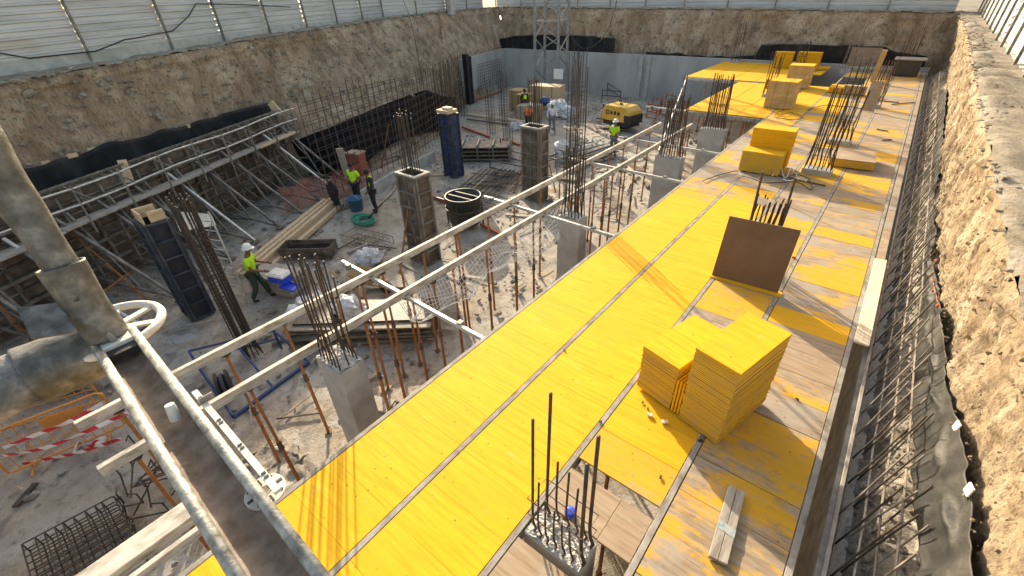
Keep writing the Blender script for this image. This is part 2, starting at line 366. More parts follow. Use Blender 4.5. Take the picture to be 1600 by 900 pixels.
def ground_mat():
    m, nt, b = base_mat('pit_floor', .95)
    v = coords(nt, world=True)
    g = ramp(nt, noi(nt, v, 1.3, 9, .68), [(.3, (.25, .225, .19)), (.5, (.37, .345, .305)), (.68, (.46, .435, .39))])
    s = ramp(nt, noi(nt, v, 2.1, 9, .7, .3), [(.3, (.23, .185, .14)), (.5, (.37, .31, .24)), (.68, (.50, .44, .35))])
    f = ramp(nt, noi(nt, v, .32, 6, .6, .5), [(.44, (0, 0, 0)), (.54, (1, 1, 1))])
    col = mix(nt, f, g, s)
    col = mix(nt, ramp(nt, noi(nt, v, .7, 5, .6, 1.2), [(.55, (0, 0, 0)), (.66, (.6, .6, .6))]), col, (.48, .475, .46))
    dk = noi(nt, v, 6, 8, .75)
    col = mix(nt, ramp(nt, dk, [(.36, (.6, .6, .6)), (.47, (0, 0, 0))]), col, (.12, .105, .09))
    col = mix(nt, ramp(nt, noi(nt, v, .55, 8, .7, 2.0), [(.56, (0, 0, 0)), (.62, (.55, .55, .55))]), col, (.15, .13, .11))
    nt.links.new(col, b.inputs['Base Color'])
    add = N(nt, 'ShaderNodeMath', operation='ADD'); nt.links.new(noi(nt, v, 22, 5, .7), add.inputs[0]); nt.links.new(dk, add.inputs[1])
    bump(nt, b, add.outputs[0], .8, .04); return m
M['ground'] = ground_mat()
def tape_mat():
    m, nt, b = base_mat('barrier_tape', .5); tc = N(nt, 'ShaderNodeTexCoord'); wv = N(nt, 'ShaderNodeTexWave', bands_direction='DIAGONAL')
    wv.inputs['Scale'].default_value = 1.3; nt.links.new(tc.outputs['Object'], wv.inputs['Vector'])
    c = ramp(nt, wv.outputs['Fac'], [(.48, (.62, .04, .06)), (.52, (.78, .77, .75))]); nt.links.new(c, b.inputs['Base Color']); return m
M['tape'] = tape_mat()
M['crane'] = pm('crane', [(.20, .20, .20), (.30, .30, .295), (.38, .37, .35)], 5, .6, .3, bmp=0)
M['bluenear'] = pm('bluenear', [(.010, .012, .02), (.016, .020, .036), (.045, .045, .045)], 2.5, .6, .1, bmp=.3, bscale=25, bdist=.005)
M['tubeold'] = pm('tubeold', [(.11, .11, .095), (.30, .295, .265), (.52, .51, .47)], 16, .55, .3, bmp=.7, bscale=45, bdist=.006)
# ================================================================ SETTING
# stations of the excavated faces: foot, mid, rim
LF = [((-15.2, -8, -.1), (-15.5, -8, 2.6), (-17.0, -8, 5.3)),
      ((-18.4, 0, -.1), (-18.8, .3, 3.3), (-20.2, 1.6, 5.5)),
      ((-20.7, 5, -.1), (-21.0, 5.2, 3.3), (-21.9, 5.4, 5.6)),
      ((-22.6, 9.2, -.1), (-23.0, 10.0, 3.3), (-24.0, 10.8, 5.78)),
      ((-19.3, 11.5, -.1), (-23.6, 12.0, 3.0), (-25.5, 14, 5.85)),
      ((-19.6, 15, -.1), (-24.0, 15.5, 2.9), (-26.9, 18, 5.9)),
      ((-21.4, 19, -.1), (-25.2, 19.5, 2.9), (-28.5, 21.6, 6.0)),
      ((-25.9, 25, -.1), (-27.6, 25.5, 3.0), (-30.2, 27.5, 6.05)),
      ((-29.6, 35.8, -.1), (-29.8, 36.0, 3.2), (-31.4, 37.0, 6.1))]
BF = [LF[-1],
      ((-18, 35.9, -.1), (-18, 36.0, 3.2), (-18.0, 36.9, 5.85)),
      ((-8, 35.8, -.1), (-8, 35.9, 3.2), (-8, 36.8, 5.7)),
      ((1.7, 35.6, -.1), (1.65, 35.7, 3.1), (1.15, 36.4, 5.5))]
RF = [BF[-1],
      ((1.7, 24, .5), (1.55, 24, 3.3), (1.3, 24, 5.35)),
      ((1.65, 14, .5), (1.5, 14, 3.3), (1.33, 14, 5.1)),
      ((1.65, 9, .5), (1.5, 9, 3.4), (1.38, 9, 4.95)),
      ((1.65, 6, .5), (1.52, 6, 3.5), (1.45, 6, 4.75)),
      ((1.65, 2.5, .5), (1.55, 2.5, 3.6), (1.6, 2.5, 4.6)),
      ((1.65, -3, .5), (1.55, -3, 3.6), (1.7, -3, 4.5)),
      ((1.65, -8, .5), (1.6, -8, 3.6), (1.8, -8, 4.5))]
NF = [RF[-1], ((-7, -8, -.1), (-7, -8, 2.6), (-7, -8.4, 5.0)), LF[0]]
def face_pt(ST, t, v):
    n = len(ST) - 1; i = min(int(t), n - 1); f = t - i
    a, b = ST[i], ST[i + 1]
    p = [Vector(a[k]).lerp(Vector(b[k]), f) for k in range(3)]
    return p[0].lerp(p[1], v * 2) if v < .5 else p[1].lerp(p[2], v * 2 - 1)
def face(name, ST, res, mat, amp, sc, streak=.35, rimlip=.12):
    mb = MB(); L = [0]
    for a, b in zip(ST, ST[1:]): L.append(L[-1] + (Vector(a[1]) - Vector(b[1])).length)
    nu = int(L[-1] / res); nv = max(12, int(5.8 / res))
    def fn(u, v):
        d = u * L[-1]; i = 0
        while i < len(L) - 2 and d > L[i + 1]: i += 1
        t = i + (d - L[i]) / (L[i + 1] - L[i])
        p = face_pt(ST, t, v); q = face_pt(ST, min(t + .01, len(ST) - 1), v) - face_pt(ST, max(t - .01, 0), v)
        nrm = Vector((q.y, -q.x, 0)).normalized()        # towards the pit
        s = Vector((p.x, p.y, p.z * streak)) * sc
        h = fbm(s, 5) * amp + fbm(s * 3.3 + Vector((9, 2, 1)), 4) * amp * .45 - abs(fbm(s * 1.7 + Vector((3, 3, 3)), 3)) * amp * .5
        h += fbm(s * 9, 3) * amp * .12 - abs(noise.noise(Vector((s.x * 5, s.y * 5, s.z * 1.2)))) * amp * .16
        edge = 1 if v < .97 else .3
        if v > .93: h += amp * .4
        edge *= max(0, min(1, (1.0 - v) * 14)) if v > .9 else 1
        return p + nrm * h * edge + Vector((0, 0, 0))
    mb.grid(fn, nu, nv)
    o = mb.build(name, mat, origin=(0, 0, 0), smooth=True); tag(o, kind='structure'); return o
face('excavated_bank_left', LF, .09, M['earth'], .20, .8)
face('excavated_bank_back', BF, .16, M['earth'], .16, .8)
face('excavated_bank_right', RF, .05, M['earthlit'], .10, 2.2, .6)
face('excavated_bank_near', NF, .5, M['earth'], .2, .8)
# street level round the pit (one ring out to the horizon)
rim = [Vector(s[2]) for s in LF] + [Vector(s[2]) for s in BF[1:]] + [Vector(s[2]) for s in RF[1:]] + [Vector(s[2]) for s in NF[1:-1]]
dense = []
for i, a in enumerate(rim):
    b = rim[(i + 1) % len(rim)]; n = max(1, int((b - a).length / (.12 if a.x > 0 and b.x > 0 else .3)))
    for k in range(n): dense.append(a.lerp(b, k / n))
cen = Vector((-14, 15, 0)); mb = MB(); ks = [0.998, 1.003, 1.008, 1.014, 1.021, 1.03, 1.042, 1.06, 1.08, 1.1, 1.14, 1.18, 1.4, 3, 12, 60]
m = len(dense); vs = []
for k in ks:
    for p in dense:
        q = cen + (Vector((p.x, p.y, 0)) - cen) * k; q.z = p.z if k <= 1.4 else 5.6
        if k < 1.3: q.z += noise.noise(q * .9) * .10 + noise.noise(q * 3.1) * .05 + (abs(noise.noise(Vector((q.x * 3, q.y * 7, 1)))) * .10 + noise.noise(q * 9) * .04 if k < 1.035 else 0) + (.03 if k > 1 else 0)
        vs.append(q)
fs = [(i * m + j, i * m + (j + 1) % m, (i + 1) * m + (j + 1) % m, (i + 1) * m + j) for i in range(len(ks) - 1) for j in range(m)]
tag(mb.add(vs, fs).build('street_ground', M['street'], origin=(0, 0, 0), smooth=True), kind='structure')
# crumbly pale kerb of old concrete along the rim (uncountable lumps)
mb = MB()
for i, p in enumerate(dense):
    if p.y < -3 and p.x < 0: continue
    for q in range(3):
        d = (cen - p).normalized(); c = p - Vector((d.x, d.y, 0)) * random.uniform(-.02, .45) + Vector((random.uniform(-.2, .2), random.uniform(-.2, .2), .03)); sz = .3 if p.x > 0 else 1
        mb.blob(c, (random.uniform(.05, .2) * sz, random.uniform(.05, .2) * sz, random.uniform(.02, .07) * sz), 6, .6, i + q)
tag(mb.build('rim_rubble', M['street'], origin=(0, 0, 0)), 'crumbled pale concrete and soil lumps lying along the rim of the pit', 'rubble', kind='stuff')
# pit floor
def gf(u, v):
    p = Vector((-31 + 33.2 * u, -8.5 + 45 * v, 0)); p.z = noise.noise(p * .35) * .06 + fbm(p * 1.6, 4) * .035 - .03; return p
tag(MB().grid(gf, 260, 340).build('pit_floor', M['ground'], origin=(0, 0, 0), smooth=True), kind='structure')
# soil heaped on the bench behind the right wall
def bench(u, v):
    x = 1.02 + .62 * v; y = -6 + 41.8 * u; p = Vector((x, y, 0))
    p.z = 2.52 + .40 * v + fbm(p * 3, 5) * .10 + noise.noise(p * 9) * .05; return p
tag(MB().grid(bench, 700, 16).build('backfill_soil', M['rubble'], origin=(0, 0, 0), smooth=True), kind='structure')

# ---------------------------------------------------------------- hoardings
def hoarding(name, pts, zs, H, label, flip=1, lean=0, step=3.05):
    t = thing(name, label, 'fence', (*pts[0], zs[0]))
    L = [0]
    for a, b in zip(pts, pts[1:]): L.append(L[-1] + math.dist(a, b))
    def at(d):
        i = 0
        while i < len(L) - 2 and d > L[i + 1]: i += 1
        f = (d - L[i]) / (L[i + 1] - L[i])
        return Vector((pts[i][0] + (pts[i + 1][0] - pts[i][0]) * f, pts[i][1] + (pts[i + 1][1] - pts[i][1]) * f, zs[i] + (zs[i + 1] - zs[i]) * f))
    n = int(L[-1] / step)
    prof = []
    for k in range(int(H / .22)):
        z = k * .22; prof += [(0, z), (0, z + .12), (.055, z + .14), (.055, z + .195), (0, z + .22)]
    for i in range(n):
        a = at(i * step); b = at((i + 1) * step); d = (b - a).normalized(); nn = Vector((d.y, -d.x, 0)).normalized() * flip
        mb = MB(); k = len(prof); vs = []
        off = random.uniform(-.03, .03)
        for p in (a, b):
            for (o, z) in prof: vs.append(p + nn * (o + off * .3) + Vector((0, 0, z + off)))
        mb.add(vs, [(j, j + 1, j + 1 + k, j + k) for j in range(k - 1)])
        mb.build('corrugated_sheet', M['fence'], t, smooth=False, solid=.003)
        MB().beam(a - V(0, 0, .28) + nn * .02, b - V(0, 0, .28) + nn * .02, .16, .62).build('base_kerb', M['concrete'], t)
        pp = a + nn * .12
        MB().beam(pp + nn * .05 - Vector((0, 0, .25)), pp + Vector((0, 0, H + .05)), .07, .07, up=nn).build('fence_post', M['oldsteel'], t)
    return t
# base lines read from the picture
fl = [P(-300, 135, 5.85), P(0, 95, 5.95), P(210, 73, 6.0), P(330, 57, 6.02), P(485, 37, 6.1), P(600, 24, 6.12)]
fl = [(p.x, p.y) for p in fl] + [(-30.6, 29.0), (-32.6, 38.2)]
hoarding('corrugated_hoarding', fl, [5.75, 5.9, 6.0, 6.02, 6.1, 6.12, 6.15, 6.15], 2.8, 'grey corrugated metal hoarding with steel posts above the left bank')
hoarding('corrugated_hoarding', [(-32.6, 38.2), (-8, 38.0), (2.0, 37.6)], [6.0, 5.85, 5.65], 2.1, 'grey corrugated metal hoarding along the far end of the pit', 1)
hoarding('corrugated_hoarding', [(2.05, 37.0), (2.15, 24), (2.25, 18), (2.5, 8), (2.9, 0), (3.1, -6)], [5.6, 5.35, 5.2, 5.05, 4.8, 4.8], 2.1, 'pale corrugated metal hoarding with steel posts above the sunlit right bank', 1, step=1.9)
# pale concrete post in the corner of the left hoarding
q = P(672, 22, 6.1)
t = thing('gate_pillar', 'pale grey square pillar standing at the far left corner of the hoarding', 'pillar', (-30.0, 29.5, 5.9))
MB().box((-30.0, 29.5, 7.1), (.45, .45, 2.4)).build('shaft', M['concrete'], t, bevel=.02)
# black cable slung on the left hoarding
pts = []
for px, py, z in [(-40, 95, 6.35), (0, 83, 6.5), (45, 91, 6.35), (150, 80, 6.3), (195, 62, 6.6), (215, 59, 6.7), (270, 48, 6.8), (295, 25, 7.1), (306, 6, 7.4), (380, 7, 7.35), (470, 12, 7.2)]:
    r = ray(px, py)
    # intersect with the hoarding line, 0.15 m on the pit side
    best = None
    for a, b in zip(fl, fl[1:]):
        ax, ay = a; dx, dy = b[0] - a[0], b[1] - a[1]; den = r.x * dy - r.y * dx
        if abs(den) < 1e-6: continue
        tt = (ax * dy - ay * dx) / den; s = (ax * r.y - ay * r.x) / den * -1
        s = ((r.x * tt - ax) * dx + (r.y * tt - ay) * dy) / (dx * dx + dy * dy)
        if -.05 <= s <= 1.05 and tt > 0: best = CAMPOS + r * (tt * .988)
    if best: pts.append(best)
sm = []
for i in range(len(pts) - 1):
    for k in range(5): sm.append(pts[i].lerp(pts[i + 1], k / 5))
o = MB().poly(sm, .022, 5).build('power_cable', M['cable'], origin=pts[0]); tag(o, 'black cable slung in loops across the left corrugated hoarding', 'cable')

# ---------------------------------------------------------------- basement walls
def wall(name, a, b, z0, z1, th, label, joints=(), kerb=True):
    a = Vector((*a, 0)); b = Vector((*b, 0)); d = (b - a).normalized(); n = Vector((d.y, -d.x, 0))
    t = thing(name, label, 'wall', (a.x, a.y, z0))
    c = (a + b) / 2 + n * -th / 2; L = (b - a).length
    MB().box((c.x, c.y, (z0 + z1) / 2), (L, th, z1 - z0), math.atan2(d.y, d.x)).build('wall_body', M['wallconc'], t, bevel=.01)
    for j in joints:
        p = a + d * j + n * .004
        MB().box((p.x, p.y, (z0 + z1) / 2 - .02), (.035, .02, z1 - z0 - .05), math.atan2(d.y, d.x)).build('joint_ridge', M['concrete'], t)
    return t
wb = wall('concrete_wall', (-29.2, 34.9), (.9, 34.9), -.2, 3.02, .3, 'long grey cast concrete basement wall across the far end of the pit', [1.3 + 1.35 * k for k in range(21)])
wl = wall('concrete_wall', (-27.0, 27.2), (-29.2, 34.9), -.2, 3.02, .3, 'short grey cast concrete wall on the left, meeting the far wall', [2.4, 5.0])
t = thing('wall_pilaster', 'twin vertical concrete ribs cast on the far wall behind the compressor', 'pilaster', (-15.2, 34.7, 0))
for x in (-15.75, -15.15): MB().box((x, 34.82, 1.45), (.28, .16, 2.95)).build('rib', M['concrete'], t, bevel=.01)
# steel-faced shutter of the right wall: grey inner face with pale lip, plus the cast wall top
t = thing('wall_shutter', 'grey wall shutter with a pale top edge along the gap beside the deck', 'formwork', (.86, 14, .3))
MB().box((.84, 14.4, 1.55), (.06, 40.5, 2.5)).build('shutter_face', M['oldsteel'], t)
MB().box((.87, 14.4, 2.83), (.03, 40.5, .04)).build('top_rail', M['seam'], t)
t = thing('concrete_wall', 'rough top of the concrete wall behind the deck-side shutter, bars rising from it', 'wall', (.98, 14, 0))
def wt(u, v):
    p = Vector((.9 + .16 * v, -6 + 40.8 * u, 0)); p.z = 2.56 + noise.noise(p * 5) * .035; return p
g = MB().grid(wt, 260, 3); g.box((.98, 14.4, 1.4), (.14, 40.8, 2.2)); g.build('wall_top', M['mortar'], t)
# mesh mat leaning on the short left wall
t = thing('rebar_mat', 'dark square reinforcement mat leaning on the short left concrete wall', 'rebar mat', (-27.9, 31, .2))
p0 = Vector((-27.4, 29.2, .45)); p1 = Vector((-28.3, 33.2, .45))
for k in range(13):
    f = k / 12; a = p0.lerp(p1, f); a.x += .15
    MB().tube(a, a + Vector((-.0, 0, 2.0)), .014, 5).build('bar', M['rebar'], t)
for k in range(9):
    z = .15 + k * .23; MB().tube(p0 + Vector((.15, 0, z)), p1 + Vector((.15, 0, z)), .014, 5).build('cross_bar', M['rebar'], t)
# rebar starters along the far wall top
t = thing('starter_bars', 'thin dark starter bars rising in a row from the far wall top', 'rebar', (-15, 35.05, 3.0))
for k in range(88):
    x = -28.9 + k * .335 + random.uniform(-.05, .05)
    MB().tube((x, 35.05, 2.9), (x + random.uniform(-.05, .05), 35.05, 3.0 + random.uniform(.35, .75)), .013, 4).build('bar', M['rebar'], t)
# black membranes on the far bank
def membrane(name, label, top, drop, off, mat, seg=60, wrinkle=.08):
    """sheet hung between a top line (list of Vector) and 'drop' metres below, on its bank"""
    mb = MB(); L = len(top) - 1
    def fn(u, v):
        d = u * L; i = min(int(d), L - 1); p = top[i].lerp(top[i + 1], d - i); dd = drop[i] * (1 - (d - i)) + drop[i + 1] * (d - i)
        q = p + Vector((0, 0, -dd * v)) + off * (1 + .15 * v)
        wv = noise.noise(Vector((p.x * 1.8 + p.y * 1.8, q.z * .5, 3))) * wrinkle + noise.noise(Vector((p.x * 5 + p.y * 5, q.z * 1.5, 7))) * wrinkle * .5
        q += off.normalized() * wv
        q.z += (1 - v) * noise.noise(Vector((p.x * 1.1, p.y * 1.1, 0))) * .12
        return q
    mb.grid(fn, seg, 14)
    o = mb.build(name, mat, smooth=True, solid=.006); tag(o, label, 'membrane'); return o
def ontop(pts, y=None): return [PY(px, py, y) for px, py in pts]
yb = 35.35
membrane('black_membrane', 'black waterproof sheet hanging behind the far wall left of the crane cable', ontop([(723, 76), (745, 62), (790, 60), (800, 56), (850, 54), (900, 55), (962, 59)], yb), [.9, 1.1, 1.0, 1.3, 1.4, 1.3, 1.2], V(0, -.04, 0), M['sheet'])
membrane('black_membrane', 'thin black strip of sheet behind the far wall, between the two big membranes', ontop([(1010, 80), (1060, 84), (1110, 88), (1160, 88), (1180, 86)], yb), [.25, .3, .35, .4, .4], V(0, -.04, 0), M['sheet'])
membrane('black_membrane', 'black waterproof sheet hanging behind the far right end of the yellow deck', ontop([(1180, 88), (1190, 70), (1260, 69), (1385, 72), (1400, 82), (1450, 88)], yb), [.4, 1.1, 1.2, 1.2, 1.0, .8], V(0, -.04, 0), M['sheet'])
# left bank membrane behind the formwork: follow the bank's mid line
def onface(px, py, ST=LF, off=.25):
    """point on the left bank seen at this pixel (search along the ray)"""
    r = ray(px, py); best = None
    for i in range(len(ST) - 1):
        for k in range(12):
            for j in range(24):
                q = face_pt(ST, i + k / 12, j / 23); d = q - CAMPOS; e = (d.normalized() - r.normalized()).length
                if best is None or e < best[0]: best = (e, d.dot(r.normalized()))
    return CAMPOS + r.normalized() * (best[1] - off)
tp = [onface(x, y) for x, y in [(-60, 285), (30, 262), (120, 238), (210, 212), (300, 190), (360, 175), (418, 158)]]
membrane('black_membrane', 'black plastic sheet pinned to the left bank above the steel wall form', tp, [1.9] * 7, V(.28, -.11, 0), M['sheet'], 90, .12)
for i, (x, y) in enumerate([(72, 255), (113, 243), (143, 234), (188, 224), (228, 215), (260, 206), (294, 197), (317, 192), (342, 184), (370, 177)]):
    q = onface(x, y, off=.38)
    o = MB().box(q, (.06, random.uniform(.12, .28), .12), .2).build('timber_batten', M['timber']); tag(o, 'small timber batten pinning the left black sheet, %s from the left' % ['first', 'second', 'third', 'fourth', 'fifth', 'sixth', 'seventh', 'eighth', 'ninth', 'tenth'][i], 'batten', group='battens along the left black sheet')

# ---------------------------------------------------------------- the open mesh wall on the left
RW = [(-17.7, 8.9), (-18.3, 11), (-18.75, 13), (-19.1, 15), (-20.4, 18), (-23.1, 22), (-25.6, 25.6)]
def rwp(s):
    L = [0]
    for a, b in zip(RW, RW[1:]): L.append(L[-1] + math.dist(a, b))
    d = s * L[-1]; i = 0
    while i < len(L) - 2 and d > L[i + 1]: i += 1
    f = (d - L[i]) / (L[i + 1] - L[i]); return Vector((RW[i][0] * (1 - f) + RW[i + 1][0] * f, RW[i][1] * (1 - f) + RW[i + 1][1] * f, 0))
t = thing('rebar_wall_cage', 'tall open mesh of reinforcement bars standing along the left bank beyond the steel form', 'rebar cage', (-19, 14, 0))
for k in range(96):
    p = rwp(k / 95); h = 4.35 - .75 * (k / 95) + random.uniform(-.22, .22); lx = random.uniform(-.06, .06)
    off = Vector((.12, .0, 0)) if k % 2 else Vector((-.12, 0, 0))
    MB().tube(p + off, p + off + Vector((lx, lx * .5, h)), .013, 5).build('vertical_bar', M['rebar_rust' if k % 3 else 'rebar'], t)
for k in range(22):
    z = .2 + k * .18; off = Vector((.15 if k % 2 else -.15, 0, 0)); MB().poly([rwp(s / 16) + off + Vector((0, 0, z + random.uniform(-.015, .015))) for s in range(17)], .012, 5).build('horizontal_bar', M['rebar'], t)
# black sheet on the slope behind it
sh = MB(); topl = [(455, 222), (500, 205), (560, 180), (620, 155), (665, 140), (690, 150), (712, 152)]; botl = [(505, 312), (545, 280), (582, 245), (620, 220), (660, 208), (690, 203), (712, 215)]
tops = [onface(*p, off=.35) for p in topl]; bots = [onface(*p, off=.35) for p in botl]
def shf(u, v):
    d = u * 6; i = min(int(d), 5); f = d - i; a = tops[i].lerp(tops[i + 1], f); b = bots[i].lerp(bots[i + 1], f)
    q = a.lerp(b, v); return q + Vector((.10, -.06, .03)) * (noise.noise(q * 1.3) * 1.0 + noise.noise(q * 3.5) * .5)
o = sh.grid(shf, 80, 16).build('black_membrane', M['sheetmatt'], smooth=True, solid=.006); tag(o, 'black plastic sheet lying on the slope behind the open rebar mesh', 'membrane')
# low concrete upstand before the mesh
t = thing('concrete_kerb', 'low pale concrete upstand at the foot of the open rebar mesh', 'kerb', (-17.4, 13, 0))
for a, b in [((-16.35, 9.7), (-17.35, 12.9)), ((-17.4, 13.1), (-17.9, 15.4))]:
    MB().beam((*a, .2), (*b, .2), .12, .5).build('upstand', M['concrete'], t, bevel=.01)
t = thing('stop_end_panel', 'tall dark stop-end panel where the rebar mesh meets the concrete wall', 'panel', (-26.5, 26.7, 0))
for k in range(4): MB().box((-26.35 + k * .16, 26.75 - k * .03, 1.75), (.05, .3, 3.5)).build('board', M['black'], t)
MB().box((-26.1, 26.9, 1.7), (.75, .05, 3.3)).build('backing', M['bluedark'], t)

# loose stones stuck in the banks
def bank_stones(ST, n, lo, hi, name, label, mat, seed):
    r_ = random.Random(seed); mb = MB()
    for k in range(n):
        t_ = r_.uniform(0, len(ST) - 1.001); v = r_.uniform(.05, .99); p = face_pt(ST, t_, v); s = r_.uniform(lo, hi) * (1 if r_.random() < .85 else 2)
        q = face_pt(ST, min(t_ + .01, len(ST) - 1), v) - p; n_ = Vector((q.y, -q.x, 0)).normalized()
        mb.blob(p + n_ * r_.uniform(0, .12), (s, s * r_.uniform(.6, 1.4), s * r_.uniform(.5, 1.1)), 5, .9, k)
    tag(mb.build(name, M[mat], origin=(0, 0, 0)), label, 'stones', kind='stuff')
bank_stones(LF[1:], 2600, .012, .06, 'bank_stones', 'stones and clods sticking out of the left earth bank', 'street', 4)
bank_stones(BF, 1200, .015, .07, 'bank_stones', 'stones and clods sticking out of the far earth bank', 'street', 5)
bank_stones(RF[:-1], 1500, .004, .013, 'bank_stones', 'stones and clods sticking out of the sunlit right bank', 'earthlit', 6)
# ================================================================ DECK
SX = [-3.64, -2.57, -1.48, -.47, .62]
panels = []
def pan(x0, x1, y0, mat, dy=.5, dz=0, z=2.9, strip='', ym=None):
    panels.append((x0, x1, y0, mat, dy, dz, z, strip))
rng = random.Random(3)
for s in range(4):
    x0 = SX[s] + .04; x1 = SX[s + 1] - .04
    y0 = {0: 2.06, 1: 2.04, 2: 3.25, 3: 3.06}[s]
    k0 = -int((y0 + 1.0) / .5)
    for k in range(k0, 64):
        y = y0 + k * .5
        if y > 34.2: continue
        if s < 2:
            if y < 10.55: mat = 'new'
            else: mat = 'worn'
            if s == 0 and 19.6 < y: mat = 'new' if y < 27.2 else 'skip'
            if s == 1 and y > 19.6 and rng.random() < .55: mat = 'new'
            if s == 1 and 27.2 < y < 30.9: mat = 'skip'
        else:
            mat = 'worn'
        if s == 3:
            SEQ = ['wornyel', 'wornyel', 'wornyel', 'wornyel', 'wornyel', 'wornyel', 'wornyel', 'wornbrown', 'wornyel', 'brown', 'brown', 'new', 'wornbrown', 'wornbrown', 'worn', 'wornyel', 'wornyel', 'wornbrown', 'wornyel', 'wornbrown', 'wornyel', 'wornbrown', 'wornyel', 'brown', 'wornyel']
            j = int(round((y - 1.06) / .5))
            mat = SEQ[j] if 0 <= j < len(SEQ) else rng.choice(['wornyel', 'worn', 'wornbrown', 'worn', 'brown'])
        if s == 2 and y > 7.2: mat = rng.choice(['wornyel', 'wornyel', 'worn', 'wornbrown', 'brown'])
        if s < 2 and mat == 'worn': mat = rng.choice(['wornyel', 'worn', 'worn', 'wornbrown'])
        if s == 2:
            if y < 2.9: continue
            if abs(y - 3.25) < .1: mat = 'new'
            if abs(y - 3.75) < .1 : mat = 'new'
        if s == 2 and 14.0 < y < 14.6: x1b = x1
        if mat == 'skip': continue
        pan(x0, x1, y + .003, mat, .4975 if mat == 'new' else .494, rng.uniform(-.001, .001) if mat == 'new' else rng.uniform(-.003, .003), strip=s)
# rows round the near column: worn panels, a slot and a notch
x0, x1 = SX[2] + .04, SX[3] - .04
pan(x0, x1, 2.753, 'worn', .494, strip=2); pan(-.84, x1, 2.09, 'brown', .50, strip=2); pan(x0, -.845, 2.10, 'brown', .49, strip=2)
pan(x0, x1, 1.16, 'brown', .50, strip=2); pan(x0, x1, .66, 'brown', .494, strip=2); pan(x0, x1, .16, 'worn', .494, strip=2); pan(x0, x1, -.34, 'worn', .494, strip=2)
pan(x0, x1, -.84, 'worn', .494, strip=2)
# narrow closing strip against the shutter
y = 9.62
while y < 34:
    L = rng.choice([.9, 1.2, 1.5]); pan(.665, .80, y, 'wornbrown' if rng.random() < .6 else 'brown', L - .01, rng.uniform(-.004, .004), strip='edge'); y += L
# far left extensions of new yellow panels
for i in range(3):
    for k in range(15):
        pan(-6.72 + i * 1.02, -6.72 + i * 1.02 + .995, 19.7 + k * .5, 'new', .494, strip='f1')
for i in range(5):
    for k in range(14):
        if i == 4 and k < 7: continue
        pan(-9.75 + i * 1.23, -9.75 + i * 1.23 + 1.2, 27.7 + k * .5, 'new', .494, strip='f2')
panels.sort(key=lambda p: (V((p[0] + p[1]) / 2, p[2], p[6]) - CAMPOS).length)
TH = .027; pmesh = {}
def zone(y):
    return 'nearest the chute' if y < 2 else 'by the near starters' if y < 3 else 'level with near stacks' if y < 5.3 else \
        'level with brown board' if y < 8 else 'just past brown board' if y < 10.5 else 'short of stepped stack' if y < 13 else \
        'level with stepped stack' if y < 16 else 'past stepped stack' if y < 20.5 else 'level with wrapped bundle' if y < 24 else 'near far end'
SEEN = {}
SN = {0: 'open-edge strip', 1: 'second strip', 2: 'third strip', 3: 'trench-side strip', 'edge': 'narrow closing strip', 'f1': 'far platform', 'f2': 'farthest platform'}
MN = {'new': 'bright yellow panel', 'worn': 'worn stained panel', 'brown': 'bare brown panel', 'wornyel': 'scuffed yellow panel', 'wornbrown': 'faded brown panel'}
NUM = ['first', 'second', 'third', 'fourth', 'fifth', 'sixth', 'seventh', 'eighth', 'ninth', 'tenth', 'eleventh', 'twelfth', 'thirteenth', 'fourteenth', 'fifteenth', 'sixteenth', 'seventeenth', 'eighteenth', 'nineteenth']
for tn in ('twent', 'thirt', 'fort', 'fift'): NUM += [tn + 'ieth'] + [tn + 'y-' + q for q in NUM[:9]]
order = {}
for p_ in sorted(panels, key=lambda p: (p[2], p[0])):
    kk = (p_[3], p_[7], zone(p_[2])); order.setdefault(kk, []).append(p_)
rest = {k_: MB() for k_ in ('new', 'worn', 'brown', 'wornyel', 'wornbrown')}
for i, (x0, x1, y0, mat, dy, dz, z, s) in enumerate(panels):
    if i >= 298:
        rest[mat].box(((x0 + x1) / 2, y0 + dy / 2, z - TH / 2 + dz), (x1 - x0, dy, TH)); continue
    key = (round(x1 - x0, 3), round(dy, 3), mat)
    if key not in pmesh:
        o = MB().box((0, 0, -TH / 2), (x1 - x0, dy, TH)).build('deck_panel', M[mat], origin=(0, 0, 0)); pmesh[key] = o
    else:
        o = pmesh[key].copy(); C.objects.link(o)
    o.location = ((x0 + x1) / 2, y0 + dy / 2, z + dz); o.rotation_euler = (0, 0, rng.uniform(-.0015, .0015))
    ls = order[(mat, s, zone(y0))]; j = [q_ is panels[i] for q_ in ls].index(True)
    tag(o, MN[mat] + ', ' + SN[s] + ', ' + zone(y0) + (', %s of such counting away' % NUM[j] if len(ls) > 1 else ''), 'deck panel', 'panels laid on the slab formwork')
for k, mb in rest.items():
    if mb.v: tag(mb.build('far_deck_panels', M[k], origin=(0, 30, 2.9)), MN[k] + 's covering the far end of the deck', 'deck panels', kind='stuff')

